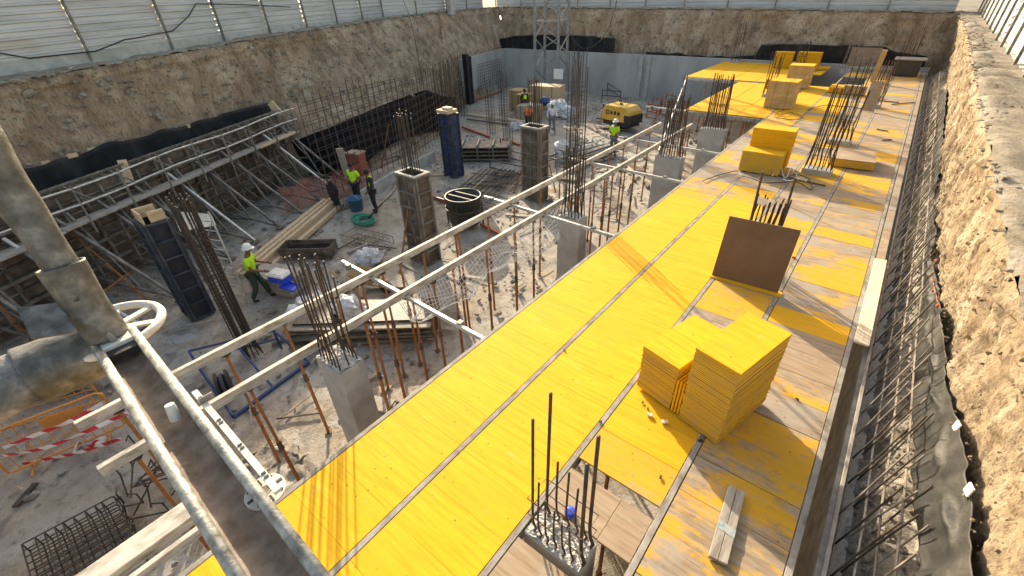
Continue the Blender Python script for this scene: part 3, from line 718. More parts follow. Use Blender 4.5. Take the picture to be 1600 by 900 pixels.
# beams under and between the panels
def beam(p0, p1, label, wd=.07, ht=.12, mat='seam', name='formwork_beam', grp='main beams of the slab formwork'):
    mb = MB().beam(p0, p1, wd, ht); mb.beam(V(*p0) - V(0, 0, ht * .45), V(*p1) - V(0, 0, ht * .45), wd + .03, .02)
    o = mb.build(name, M[mat], bevel=.004); tag(o, label, 'beam', grp); return o
lab = ['grey beam along the open left edge of the yellow deck', 'grey seam beam between the two bright yellow strips', 'grey seam beam left of the tall near stacks', 'grey seam beam running under the near yellow stacks', 'grey edge beam between the deck and the trench']
for x, l, y1 in zip(SX, lab, (27.3, 34.4, 34.4, 34.4, 34.4)):
    beam((x, -1.2, 2.842), (x, y1, 2.842), l, .060)
beam((-6.70, -.66, 2.84), (-6.70, 17.2, 2.84), 'outer pale open beam over the pit, farthest from the deck', .075, .12, 'rail')
beam((-5.66, -.66, 2.84), (-5.66, 17.6, 2.84), 'inner pale open beam over the pit, nearest the deck', .075, .12, 'rail')
beam((-4.35, -1.5, 2.80), (-4.35, -.1, 2.80), 'wide mossy steel beam end below the chute', .26, .1, 'rail')
beam((-4.0, -1.5, 2.86), (-4.0, -.1, 2.86), 'narrow pale beam end below the chute', .06, .08, 'rail')
for y, xl, l in ((3.78, -7.7, 'galvanised cross tube resting on the open beams, nearest the camera'), (8.0, -7.6, 'galvanised cross tube ending behind the second concrete column'), (11.9, -7.5, 'galvanised cross tube meeting the deck before the third column'), (14.9, -7.3, 'galvanised cross tube reaching the deck between third and fourth columns'), (20.0, -8.6, 'farthest galvanised cross tube by the far yellow platform')):
    t = thing('cross_tube', l, 'tube', (xl, y, 2.8), group='cross tubes on the open beams')
    MB().beam((xl, y + .05, 2.76), (-3.7, y - .05, 2.76), .06, .07).build('tube', M['galv'], t, bevel=.006)
    for k, x in enumerate((xl + .3, -6.70, -5.66, -4.3)): MB().box((x, y + .0, 2.77), (.09, .1, .11)).build('coupler', M['oldsteel'], t)
for k, y in enumerate((21.6, 23.4, 25.2)): beam((-6.7, y, 2.8), (-3.6, y, 2.8), 'pale cross beam under the far platform, %s' % ('nearest of three' if k == 0 else 'middle of three' if k == 1 else 'farthest of three'), .08, .1, 'rail')
beam((-6.75, 19.6, 2.8), (-6.75, 27.3, 2.8), 'beam under the open left edge of the far yellow platform', .08, .12, 'rail')
beam((-3.6, 19.62, 2.8), (-6.75, 19.62, 2.8), 'beam under the near edge of the far yellow platform', .08, .12, 'seam')
beam((-9.75, 27.62, 2.8), (-3.6, 27.62, 2.8), 'beam under the near edge of the farthest yellow platform', .08, .12, 'rail')
t = thing('guard_tube', 'pale tube sloping down beside the far yellow platform', 'tube', (-7.3, 18, 2))
MB().tube(P(1072, 125, 2.95), P(1030, 235, 1.2), .045, 8).build('tube', M['galv'], t)

# ---------------------------------------------------------------- shoring props
def make_prop():
    t = thing('shoring_prop', 'x', 'prop')
    W = dict(parent=None)
    def b(mb, n, m): o = mb.build(n, M[m], t, world=False); return o
    b(MB().tube((0, 0, .008), (0, 0, 1.62), .030, 10), 'outer_tube', 'prop')
    b(MB().tube((0, 0, 1.60), (0, 0, 2.76), .023, 8), 'inner_tube', 'prop')
    b(MB().lathe((0, 0, 1.42), [(.030, 0), (.045, .005), (.045, .05), (.038, .06), (.038, .17), (.030, .18)], 10), 'threaded_collar', 'propdark')
    b(MB().tube((-.09, 0, 1.51), (.09, 0, 1.51), .009, 5), 'handle', 'propdark')
    b(MB().box((0, 0, .006), (.13, .13, .012)), 'base_plate', 'propdark')
    b(MB().box((0, 0, 2.755), (.11, .11, .014)), 'head_plate', 'propdark')
    return t
prop0 = make_prop(); used = False
def put_prop(x, y, rz=0, label='', z=0, sc=1, tilt=None):
    global used
    o = prop0 if not used else copy_tree(prop0, (0, 0, 0))
    used = True
    o.location = (x, y, z); o.rotation_euler = (tilt[0] if tilt else rng.uniform(-.012, .012), tilt[1] if tilt else rng.uniform(-.012, .012), rz); o.scale = (1, 1, sc)
    o['label'] = label; o['group'] = 'rust orange shoring props'; o['category'] = 'prop'
ordn = ['first', 'second', 'third', 'fourth', 'fifth', 'sixth', 'seventh', 'eighth', 'ninth', 'tenth', 'eleventh', 'twelfth', 'thirteenth', 'fourteenth', 'fifteenth', 'sixteenth', 'seventeenth', 'eighteenth', 'nineteenth', 'twentieth', 'twenty-first', 'twenty-second', 'twenty-third', 'twenty-fourth', 'twenty-fifth', 'twenty-sixth', 'twenty-seventh', 'twenty-eighth', 'twenty-ninth', 'thirtieth']
ys = [-.25, 1.09, 2.07, 2.99, 3.42, 3.56, 4.02, 4.5, 5.06, 6.09, 6.2, 7.19, 8.2, 9.3, 10.3, 11.3, 12.1, 13.1, 14.2, 15.3, 16.3]
for i, y in enumerate(ys): put_prop(-6.70, y, rng.uniform(0, 3), 'rusty orange prop under the outer open beam, %s from the camera end' % ordn[i])
ys = [-.35, 1.05, 2.9, 3.3, 3.9, 4.4, 4.95, 5.95, 6.9, 7.6, 9.2, 9.75, 10.4, 11.0, 11.5, 12.2, 12.9, 15.2, 15.8, 16.6, 17.2]
for i, y in enumerate(ys): put_prop(-5.66, y, rng.uniform(0, 3), 'rusty orange prop under the inner open beam, %s from the camera end' % ordn[i])
ys = [-.4, .6, 1.6, 3.2, 4.2, 5.3, 6.3, 7.3, 9.3, 10.3, 11.2, 12.2, 13.2, 15.0, 15.9, 16.8, 17.7, 18.6, 19.6]
for i, y in enumerate(ys): put_prop(-3.72, y, rng.uniform(0, 3), 'rusty orange prop under the open left edge of the deck, %s from the camera end' % ordn[i], sc=.99)
ys = [4.6, 6.1, 7.7, 9.9, 11.6, 13.6, 15.6, 17.4, 19.3]
for i, y in enumerate(ys): put_prop(-2.57, y, rng.uniform(0, 3), 'prop in the shade under the seam of the yellow strips, %s from the camera end' % ordn[i], sc=.99)
for i, (x, y) in enumerate([(-1.48, 2.6), (-.9, 2.45), (-.47, 2.3), (-1.48, 3.7), (-.47, 3.6)]): put_prop(x, y, 1, 'dark prop glimpsed under the slot before the near column, %s' % ordn[i], sc=.99)
k = 0
for x in (-6.72, -5.4, -4.4, -3.6):
    for y in (19.75, 21, 22.4, 23.9, 25.4):
        put_prop(x + rng.uniform(-.1, .1), y, rng.uniform(0, 3), 'thin prop under the far platform, %s row across, %s from near edge' % (ordn[int((x + 6.75) / .95)], ordn[(19.75, 21, 22.4, 23.9, 25.4).index(y)]), sc=.99)
for i, x in enumerate((-9.7, -8.6, -7.6)):
    put_prop(x, 27.8, 1, 'thin prop under the farthest yellow platform, %s from the left' % ordn[i], sc=.99)
# inclined props on the left
def incl(pa, za, pb, zb, label):
    a = P(*pa, za); b = P(*pb, zb); t = thing('inclined_prop', label, 'prop', b)
    d = a - b; MB().tube(b, b + d * .58, .03, 8).build('outer_tube', M['prop'], t); MB().tube(b + d * .56, a, .023, 8).build('inner_tube', M['prop'], t)
    MB().tube(b + d * .53, b + d * .58, .04, 8).build('threaded_collar', M['propdark'], t); MB().box(b, (.13, .13, .02)).build('base_plate', M['propdark'], t)
incl((640, 308), 2.2, (625, 425), 0, 'orange inclined prop bracing the brown steel column form')
incl((828, 225), 2.2, (803, 300), 0, 'orange inclined prop bracing the farther brown column form')
incl((106, 358), 2.0, (232, 470), 0, 'long orange inclined prop bracing the left wall form')
incl((205, 425), 1.2, (-30, 590), .1, 'orange prop lying low before the wall form at the left margin')
incl((607, 195), 3.2, (596, 262), .2, 'long thin orange prop leaning on the open rebar mesh')
incl((0, 478), 1.4, (52, 535), 0, 'short orange inclined prop at the left margin')
incl((858, 255), 1.3, (868, 300), 0, 'short pale inclined prop right of the farther brown column form')
# ================================================================ COLUMNS
def rebar_bundle(t, cx, cy, w, d, z0, z1, nx, ny, mat='rebar', jit=.03, lap=None, tall=None, ties=4, r=.013):
    """vertical bars round the rectangle w x d"""
    pos = []
    for i in range(nx):
        f = i / (nx - 1) - .5; pos += [(f * w, -d / 2), (f * w, d / 2)]
    for j in range(1, ny - 1):
        f = j / (ny - 1) - .5; pos += [(-w / 2, f * d), (w / 2, f * d)]
    for i, (x, y) in enumerate(pos):
        zt = z1 + rng.uniform(-.12, .12); 
        if tall and rng.random() < tall[0]: zt = tall[1] + rng.uniform(-.1, .1)
        pts = [V(cx + x, cy + y, z0), V(cx + x * .93 + rng.uniform(-jit, jit) * .3, cy + y * .93, z0 + .22), V(cx + x * .86 + rng.uniform(-jit, jit), cy + y * .86 + rng.uniform(-jit, jit), z0 + .45), V(cx + x * .86 + rng.uniform(-jit, jit) * 1.5, cy + y * .86 + rng.uniform(-jit, jit), zt)]
        MB().poly(pts, r, 6).build('rebar', M[mat], t)
    for k in range(ties):
        z = z0 + .3 + k * .28 if ties else 0
        if z > z1: break
        a, b = w * .45, d * .46
        MB().poly([V(cx - a, cy - b, z), V(cx + a, cy - b, z), V(cx + a, cy + b, z), V(cx - a, cy + b, z)], .006, 4, closed=True).build('tie', M['rebar_rust'], t)
def column(cx, cy, w, d, ztop, label, z1, nx=6, ny=3, tall=None, jit=.03, mat='rebar', ties=3, r=.013, body='concrete'):
    t = thing('concrete_column', label, 'column', (cx, cy, 0))
    mb = MB().box((cx, cy, ztop / 2), (w, d, ztop)); mb.build('column_shaft', M[body], t, bevel=.012)
    def top(u, v):
        p = V(cx + (u - .5) * w * .96, cy + (v - .5) * d * .94, ztop + .005); p.z += abs(fbm(p * 9, 4)) * .05; return p
    MB().grid(top, 22, 12).build('rough_top', M['mortar'], t)
    rebar_bundle(t, cx, cy, w * .8, d * .72, ztop, z1, nx, ny, mat, jit, tall=tall, ties=ties, r=r)
    return t
column(-5.38, 2.2, .66, .42, 2.6, 'grey concrete column nearest the camera by the open beams, dark bent bars rising from it', 4.2, 6, 3, (.4, 4.4), .035, 'rebar', 3, .0125)
column(-5.24, 8.65, .62, .38, 2.6, 'smooth grey concrete column second along the deck edge, very long bars above it', 4.3, 6, 3, (.45, 5.9), .02, 'rebar', 3)
column(-5.0, 14.0, .85, .34, 2.7, 'broad grey concrete column third along the deck edge, dense dark bars', 4.45, 9, 3, (.15, 5.0), .03, 'rebar', 3)
column(-4.95, 18.0, .92, .34, 2.7, 'broad grey concrete column fourth along the deck edge, before the far platform', 4.5, 9, 3, None, .03, 'rebar', 3)
# near column rising through the deck
t = thing('concrete_column', 'column head in the foreground deck with a rough top and tall and short dark bars', 'column', (-1.13, 1.9, 0))
MB().box((-1.13, 1.90, 1.44), (.62, .33, 2.88)).build('column_shaft', M['concrete'], t, bevel=.008)
def ctop(u, v):
    p = V(-1.13 + (u - .5) * .6, 1.9 + (v - .5) * .31, 2.885); p.z += abs(fbm(p * 14, 4)) * .035; return p
MB().grid(ctop, 44, 24).build('rough_top', M['mortar'], t)
for x, y, z, r in [(-1.38, 1.80, 4.5, .013), (-1.36, 2.0, 4.62, .015), (-.86, 1.82, 4.33, .017), (-.88, 2.0, 4.45, .017), (-1.3, 1.78, 3.75, .010), (-1.22, 1.78, 3.55, .010), (-1.13, 1.78, 3.52, .010), (-1.04, 1.78, 3.42, .010), (-.95, 1.78, 3.40, .010), (-1.26, 2.02, 3.8, .011), (-1.15, 2.02, 3.76, .011), (-1.05, 2.02, 3.6, .011), (-.96, 2.02, 3.72, .011)]:
    dx = (x + 1.13) * .08 + rng.uniform(-.012, .012)
    MB().poly([V(x + .02, y, 2.87), V(x + .045, y, 2.96), V(x + .01, y, 3.05), V(x - dx * .3, y, 3.2), V(x - dx, y + rng.uniform(-.01, .01), z)], r, 7).build('rebar', M['rebar'], t, smooth=True)
for z in (3.18, 3.42):
    MB().poly([V(-1.40, 1.76, z + .03), V(-.84, 1.76, z), V(-.83, 2.03, z - .01), V(-1.38, 2.03, z + .02)], .006, 5, closed=True).build('tie', M['rebar_rust'], t)
o = MB().lathe((-1.17, 2.14, 2.903), [(0.001, .005), (.05, .005), (.058, .03), (.055, .055), (.03, .06), (.001, .06)], 16).build('plastic_cap', M['plasticblue'], smooth=True); tag(o, 'small round blue plastic cap lying behind the near starter bars', 'cap')  # round blue plastic cap lying loose on the deck
# bundles of starters standing through the deck
def deck_starter(cx, cy, w, d, z1, label, nx=6, mat='rebar', rz=0, ht=3.0, tall=None, jit=.05):
    t = thing('column_starter', label, 'column starter', (cx, cy, 2.5))
    MB().box((cx, cy, ht - .12), (w, d, .3)).build('column_head', M['concrete'], t, bevel=.01)
    rebar_bundle(t, cx, cy, w * .9, d * .75, ht, z1, nx, 3, mat, jit, tall=tall, ties=2, r=.0135)
deck_starter(-1.02, 14.1, .68, .4, 5.0, 'tall leaning bundle of dark starter bars right of the stepped yellow stack', 7, 'rebar', tall=(.3, 4.3))
deck_starter(-.98, 17.4, .66, .4, 5.3, 'bundle of dark starter bars just beyond the tall bundle, grey foot', 6, 'rebar', tall=(.3, 4.4))
deck_starter(-1.08, 8.15, .60, .3, 4.12, 'short starter bars with two tall ones behind the brown leaning board', 8, 'rebar', ht=2.86)
t = thing('rebar_pair', 'two long dark bars standing upright behind the brown leaning board', 'rebar', (-1.05, 8.05, 2.9))
for a, b in (((1172, 348), (1192, 268)), ((1218, 362), (1243, 278))):
    p = PY(*a, 8.05); q = PY(*b, 8.0); MB().tube(p, q, .02, 7).build('rebar', M['rebar'], t)
o = MB().grid(lambda u, v: PY(1182, 318, 8.0) + V(u * .16, v * .03, .13 - v * .14 - u * .03), 6, 6).build('paper_sheet', M['white'], solid=.004); tag(o, 'small white sheet of paper caught on the bars behind the brown board', 'paper')
deck_starter(-4.55, 23.9, .5, .3, 4.6, 'thin starter bars left of the brown wrapped stack', 4, 'rebar')
deck_starter(-.62, 23.6, .5, .3, 4.5, 'starter bars beside the far narrow brown board', 5, 'rebar_rust')
deck_starter(-2.75, 33.2, .5, .3, 5.1, 'starter bars standing before the far black membrane, right of the yellow far pile', 4, 'rebar_dusty')
deck_starter(-.2, 33.4, .6, .3, 5.0, 'starter bars standing by the dark box at the far end', 4, 'rebar_rust')
deck_starter(-9.0, 34.3, .5, .3, 5.2, 'thin dark starter bars on the far wall behind the farthest platform', 3, 'rebar')
deck_starter(-5.0, 32.6, .5, .3, 4.4, 'thin starter bars just behind the yellow far pile', 3, 'rebar')

# steel column forms
def column_form(cx, cy, w, d, h, label, face, frame, rz=0, tilt=(0, 0), bars=None, rim=True, name='column_form'):
    t = thing(name, label, 'column form', (cx, cy, 0)); mm = Matrix.Translation((cx, cy, 0)) @ Matrix.Rotation(rz, 4, 'Z')
    def T(mb): mb.v = [mm @ q for q in mb.v]; return mb
    for sgn, ax, a, b in ((-1, 'y', w, d), (1, 'y', w, d), (-1, 'x', d, w), (1, 'x', d, w)):
        mb = MB(); fr = MB(); off = b / 2 * sgn
        def bx(m, u, z, su, sz, dep, o=0):
            c = (u, off + o * sgn, z) if ax == 'y' else (off + o * sgn, u, z); s = (su, dep, sz) if ax == 'y' else (dep, su, sz); m.box(c, s)
        bx(mb, 0, h / 2, a, h, .02)
        for u in (-a / 2, a / 2): bx(fr, u, h / 2, .055, h, .09, .045)
        n = int(h / .42)
        for k in range(n + 1): bx(fr, 0, .03 + k * (h - .06) / n, a - .06, .05, .075, .045)
        if a > .5: bx(fr, 0, h / 2, .03, h - .1, .05, .03)
        T(mb).build('form_face', M[face], t); T(fr).build('form_frame', M[frame], t, bevel=.004)
    if rim:
        mb = MB()
        for c, s in (((0, -d / 2 - .02, h + .02), (w + .16, .09, .04)), ((0, d / 2 + .02, h + .02), (w + .16, .09, .04)), ((-w / 2 - .02, 0, h + .02), (.09, d - .05, .04)), ((w / 2 + .02, 0, h + .02), (.09, d - .05, .04))): mb.box(c, s)
        T(mb).build('top_rim', M['mortar'], t)
    if bars:
        tt = t; rebar_bundle(tt, cx, cy, w * .62, d * .6, h - .3, bars, 6, 3, 'rebar', .03, ties=2, r=.014)
    return t
column_form(-10.33, 7.95, .74, .48, 2.9, 'brown rusty steel column form left of the black tub, bars rising from it', 'formrust', 'formframe', 0, bars=4.55)
column_form(-10.45, 14.15, .80, .48, 2.9, 'farther brown rusty steel column form beyond the rebar mats', 'formrust', 'formframe', 0, bars=4.55)
t = column_form(-15.3, 14.25, .62, .5, 2.85, 'dark blue column form standing upright with a pale timber block on top', 'blueform', 'bluedark', 0, rim=False)
MB().box((-15.3, 14.2, 2.95), (.72, .62, .14)).build('timber_block', M['timber'], t, bevel=.01); MB().box((-15.25, 14.2, 3.06), (.4, .3, .1)).build('timber_block', M['timber'], t)
t = column_form(-13.35, 2.15, .64, .46, 2.85, 'dark blue-black column form near the left wall form with an open timber collar', 'bluenear', 'bluedark', 0, rim=False)
for s in ((-.29, 0, .04, .46), (.26, .1, .04, .34), (0, -.21, .56, .04)): MB().box((-13.35 + s[0], 2.15 + s[1], 2.98), (s[2], s[3], .26)).build('timber_collar', M['timber'], t)
# free standing dense cage
t = thing('column_cage', 'tall dense black column cage standing before the blue-black column form', 'rebar cage', (-10.45, 2.25, 0))
rebar_bundle(t, -10.42, 2.25, .62, .3, 0.02, 4.0, 8, 4, 'rebar', .03, ties=0, r=.015)
for k in range(34):
    z = .12 + k * .095; MB().poly([V(-10.42 - .28, 2.25 - .13, z), V(-10.42 + .28, 2.25 - .13, z), V(-10.42 + .28, 2.25 + .13, z), V(-10.42 - .28, 2.25 + .13, z)], .008, 4, closed=True).build('stirrup', M['rebar'], t)
def cage(px, py, h, w, d, label, mat='rebar_rust', nx=3, ties=14, tall=0):
    b = P(px, py, 0); t = thing('column_cage', label, 'rebar cage', (b.x, b.y, 0))
    for i in range(nx):
        for j in (0, 1):
            x = b.x + (i / (nx - 1) - .5) * w; y = b.y + (j - .5) * d; MB().tube((x, y, 0), (x + rng.uniform(-.06, .06), y, h + rng.uniform(-.2, .2)), .014, 5).build('rebar', M[mat], t)
    for k in range(ties):
        z = .1 + k * h * .8 / ties; MB().poly([V(b.x - w / 2, b.y - d / 2, z), V(b.x + w / 2, b.y - d / 2, z), V(b.x + w / 2, b.y + d / 2, z), V(b.x - w / 2, b.y + d / 2, z)], .008, 4, closed=True).build('stirrup', M[mat], t)
cage(768, 210, 3.2, .4, .3, 'thin rusty column cage standing left of the farther brown form')
cage(795, 240, 1.6, .4, .3, 'short rusty column cage beside the stacked slatted panels')
cage(787, 192, 3.0, .4, .3, 'slender column cage before the yellow timber packs', 'rebar')
cage(895, 268, 5.0, .62, .35, 'very tall dense column cage standing right of the crane mast', 'rebar', 5, 22)
cage(724, 182, 2.9, .5, .3, 'column cage by the end of the short left wall', 'rebar')
cage(975, 196, 1.5, .4, .3, 'short rusty cage behind the yellow compressor')
cage(714, 212, 3.0, .35, .3, 'dark cage right behind the upright blue form')
# ================================================================ PANEL STACKS ON THE DECK
def stack(org, ang, u0, u1, v0, v1, n, label, z0=2.93, th=.027, top='new', side='edge', jit=.007, name='panel_stack', band=False, grp=None):
    """sheets piled flat: local x along the front edge, y away from the camera"""
    t = thing(name, label, 'panel stack', (org[0], org[1], 2.9), ang, group=grp)
    mb = MB()
    for k in range(n - 1):
        jx, jy = rng.uniform(-jit, jit), rng.uniform(-jit, jit)
        mb.box(((u0 + u1) / 2 + jx, (v0 + v1) / 2 + jy, z0 - 2.9 + th * (k + .5)), (u1 - u0, v1 - v0, th - .003))
    mb.build('stacked_sheets', M[side], t, world=False)
    MB().box(((u0 + u1) / 2, (v0 + v1) / 2, z0 - 2.9 + th * (n - .5)), (u1 - u0 + .004, v1 - v0 + .004, th - .002)).build('top_sheet', M[top], t, world=False)
    for v in (v0 + .12, v1 - .12): MB().box(((u0 + u1) / 2, v, (z0 - 2.9) / 2 + .004), (u1 - u0 - .06, .07, z0 - 2.904)).build('bearer', M['timber'], t, world=False)
    if band:
        for u in (u0 + .25, u1 - .25):
            h = z0 - 2.9 + th * n
            MB().poly([V(u, v0 - .004, .02), V(u, v0 - .004, h + .003), V(u, v1 + .004, h + .003), V(u, v1 + .004, .02)], .006, 4).build('strap', M['propdark'], t, world=False)
    return t
A0 = math.atan2(-.29, 1.09)
ORG = (-1.40, 4.09)
stack(ORG, A0, 0, .5, 0, 1.0, 25, 'lower of the two near yellow stacks, on the left, its top about knee high')
stack(ORG, A0, .63, 1.13, 0, 1.0, 40, 'taller of the two near yellow stacks, on the right, throwing the big shadow')
for k in range(3):
    o = MB().box((0, 0, .25), (.024, 1.0, .5)).build('upright_sheet', M['new'], origin=(0, 0, 0))
    m = Matrix.Translation((ORG[0], ORG[1], 2.93)) @ Matrix.Rotation(A0, 4, 'Z') @ Matrix.Translation((.525 + k * .036, .5 + k * .01, 0)); o.location = m.translation; o.rotation_euler = (0, 0, A0)
    tag(o, ['yellow sheet on edge, against the lower near stack', 'yellow sheet on edge, middle of the three between the near stacks', 'yellow sheet on edge, against the taller near stack'][k], 'sheet', 'sheets on edge between the near stacks')
A1 = math.atan2(.03, 1.0)
stack((-2.76, 13.15), A1, 0, .98, 0, .5, 20, 'low front step of the bright stepped yellow stack', band=False)
stack((-2.74, 13.68), A1, 0, 1.0, 0, .5, 38, 'high back step of the bright stepped yellow stack', side='new')
stack((-.86, 14.85), math.atan2(.1, 1), 0, 1.0, 0, 1.1, 8, 'low greyish stack of sheets beyond the tall starter bars', top='brown', side='edge')
stack((-4.17, 21.5), 0, 0, 1.0, 0, .78, 37, 'brown wrapped bundle of sheets, bulky, between far holes', top='new', side='wrap', band=True)
stack((-4.2, 22.35), .1, 0, 1.0, 0, .5, 34, 'yellow topped stack right behind the brown wrapped bundle', top='new', side='edge')
stack((-4.45, 26.4), .05, 0, 1.0, 0, .9, 36, 'pale wrapped square bundle in front of the far dark hole', top='new', side='wrap')
stack((-5.2, 25.9), .1, 0, .8, 0, .8, 14, 'low sloping yellow pile left of the pale wrapped bundle', top='new', side='edge')
stack((-2.55, 26.0), 0, 0, .75, 0, .9, 8, 'small low yellow pile on the far deck, right of the hole', top='new', side='new')
stack((-6.5, 32.9), .1, 0, 1.0, 0, .6, 30, 'yellow pile farthest away by the black membrane, left half', top='new', side='new')
stack((-5.35, 33.2), 0, 0, 1.2, 0, .6, 30, 'yellow pile farthest away by the black membrane, right half', top='new', side='new')
t = thing('steel_bin', 'dark open box with a pale board lid at the far right end of the deck', 'box', (-.1, 32.3, 2.9))
MB().box((-.1, 32.6, 3.3), (1.1, .7, .72)).build('box_body', M['tubblack'], t, bevel=.01)
MB().box((-.08, 32.6, 3.70), (1.3, .95, .06)).build('lid_board', M['oldwood'], t)
t = thing('plank_pile', 'flat pile of grey planks before the far black membrane', 'planks', (-1.9, 33.5, 2.9))
for k in range(9): MB().box((-1.9 + rng.uniform(-.1, .1), 33.3 + (k % 3) * .25, 2.93 + (k // 3) * .06), (2.4, .2, .05), rng.uniform(-.03, .03)).build('plank', M['oldwood'], t)
o = MB().beam(P(1363, 128, 2.95), PY(1383, 78, 29.5), .22, .10).build('timber_baulk', M['ochreply']); tag(o, 'brown timber baulk leaning upright near the far end of the deck', 'timber')
# small crate of fixings hanging between the starter bars
q = P(1333, 148, 2.9); o = MB().box((q.x, q.y, 3.1), (.85, .3, .36)).build('wooden_box', M['ochreply'], bevel=.01); tag(o, 'ochre wooden box standing beyond the leaning starter bars', 'box')
# leaning boards
def leaning(bl, br, z0, hl, name, label, mat, th=.02, cat='board', leany=.12):
    a = P(*bl, z0); b = P(*br, z0); a2 = V(a.x, a.y + leany, z0 + hl); b2 = V(b.x, b.y + leany, z0 + hl)
    n = V(0, th, 0); mb = MB(); mb.add([a, b, b2, a2, a + n, b + n, b2 + n, a2 + n], [(0, 1, 2, 3), (7, 6, 5, 4), (0, 4, 5, 1), (1, 5, 6, 2), (2, 6, 7, 3), (3, 7, 4, 0)])
    o = mb.build(name, M[mat]); tag(o, label, cat); return o
leaning((1112, 430), (1215, 458), 2.92, 1.06, 'shutter_board', 'big square smooth brown board propped upright on the deck', 'brownply', .02, leany=.20)
o = MB().box((-.98, 7.36, 2.913), (1.12, .16, .022), .03).build('deck_panel', M['new']); tag(o, 'narrow yellow strip lying under the foot of the brown board', 'strip')
leaning((1345, 172), (1365, 175), 2.92, 1.05, 'shutter_board', 'narrow brown board standing in the far starter bars', 'brown', .02)
leaning((1322, 104), (1368, 106), 2.92, 1.0, 'shutter_board', 'pale brown board leaning before the far black membrane', 'brown', .02)
# plank on the near deck and plank over the trench gap
q = [P(1139, 757, 2.95), P(1165, 769, 2.95), P(1137, 882, 2.95), P(1107, 868, 2.95)]
t = thing('plank', 'short weathered grey plank with a blue smear lying on the near deck', 'plank', (q[3].x, q[3].y, 2.9))
def slab(mb, q, z0, z1): return mb.add([V(p.x, p.y, z0) for p in q] + [V(p.x, p.y, z1) for p in q], [(3, 2, 1, 0), (4, 5, 6, 7), (0, 1, 5, 4), (1, 2, 6, 5), (2, 3, 7, 6), (3, 0, 4, 7)])
mid = (q[0] + q[1]) / 2, (q[3] + q[2]) / 2
slab(MB(), [q[0], mid[0] - V(.002, 0, 0), mid[1] - V(.002, 0, 0), q[3]], 2.912, 2.95).build('board', M['oldwood'], t, bevel=.004)
slab(MB(), [mid[0] + V(.002, 0, 0), q[1], q[2], mid[1] + V(.002, 0, 0)], 2.912, 2.949).build('board', M['oldwood'], t, bevel=.004)
f = lambda u, v: (q[0].lerp(q[1], u)).lerp(q[3].lerp(q[2], u), v)
mb = MB().grid(lambda u, v: V(f(u, .52 + v * .11 + u * .04).x, f(u, .52 + v * .11 + u * .04).y, 2.9525), 6, 3); mb.build('blue_smear', pm('bluesmear', [(.10, .25, .32), (.33, .38, .38), (.38, .37, .34)], 22, .9, bmp=0), t)
o = slab(MB(), [P(1367, 404, 2.93), P(1386, 407, 2.93), P(1358, 541, 2.93), P(1334, 533, 2.93)], 2.905, 2.94).build('plank', M['palewood'], bevel=.004); tag(o, 'long pale clean plank laid over the gap beside the trench', 'plank')
# crumbs, blocks and offcuts on the near deck
for i, (x, y, s, m, l) in enumerate([(1015, 650, .05, 'palewood', 'small pale wooden block below the near stacks, left one'), (1038, 661, .055, 'palewood', 'small pale wooden block below the near stacks, right one'), (1004, 630, .025, 'black', 'dark crumb beside the left corner of the lower near stack'), (1012, 640, .025, 'black', 'dark crumb just above the small pale blocks'), (882, 548, .03, 'black', 'tiny dark block on the seam between the bright yellow strips'), (938, 660, .03, 'black', 'tiny dark block on the seam above the near starter bars'), (1094, 690, .035, 'black', 'black clip on the seam at the foot of the near stacks'), (1032, 747, .03, 'black', 'dark knot-like plug on the worn panel before the slot'), (1245, 625, .03, 'black', 'tiny black clip on the pale panel right of the near stacks'), (1240, 404, .045, 'black', 'black clip by the right edge of the brown board'), (1218, 432, .04, 'black', 'small black wedge at the low right corner of the brown board')]):
    p = P(x, y, 2.9); tag(MB().box((p.x, p.y, 2.912 + s * .2), (s * 1.3, s * .8, s * .5), i * .7).build('wood_block' if m == 'palewood' else 'clip', M[m], bevel=.002), l, 'block' if m == 'palewood' else 'clip')
# loose steel on the far deck
for i, (a, b, l) in enumerate([((1370, 157), (1405, 160), 'dark rod lying across the far deck near the narrow brown board'), ((1393, 163), (1429, 160), 'thin dark rod on the far deck, rightmost'), ((1370, 202), (1388, 205), 'short dark rod on the far worn panels, upper'), ((1378, 219), (1393, 218), 'short dark rod on the far worn panels, lower'), ((1268, 112), (1292, 108), 'bent dark bar standing by the far hole'), ((1180, 266), (1290, 290), 'long wire strand lying at the foot of the stepped stack')]):
    pa, pb = P(*a, 2.93), P(*b, 2.93); tag(MB().tube(pa, pb, .02, 5).build('steel_rod', M['rebar_rust']), l, 'rod')
def squiggle(pts, z, r, mat, name, label, cat, amp=.05, sub=6):
    w_ = [P(*p, z) for p in pts]; out = []
    for i in range(len(w_) - 1):
        p0 = w_[max(i - 1, 0)]; p1 = w_[i]; p2 = w_[i + 1]; p3 = w_[min(i + 2, len(w_) - 1)]
        for k in range(sub):
            t = k / sub; out.append(.5 * ((2 * p1) + (p2 - p0) * t + (2 * p0 - 5 * p1 + 4 * p2 - p3) * t * t + (3 * p1 - p0 - 3 * p2 + p3) * t ** 3))
    out.append(w_[-1]); out = [p + V(0, 0, abs(noise.noise(p * 2)) * amp) for p in out]
    o = MB().poly(out, r, 5).build(name, M[mat], origin=out[0]); tag(o, label, cat); return o
squiggle([(1098, 283), (1120, 275), (1150, 268), (1162, 276), (1200, 287), (1240, 285), (1268, 297), (1262, 280), (1240, 272)], 2.93, .012, 'cable', 'cable', 'thin dark cable trailing round the foot of the stepped yellow stack', 'cable')
squiggle([(1262, 172), (1290, 165), (1330, 168), (1360, 172)], 2.93, .015, 'cable', 'cable', 'dark cable on the deck behind the brown wrapped bundle', 'cable')
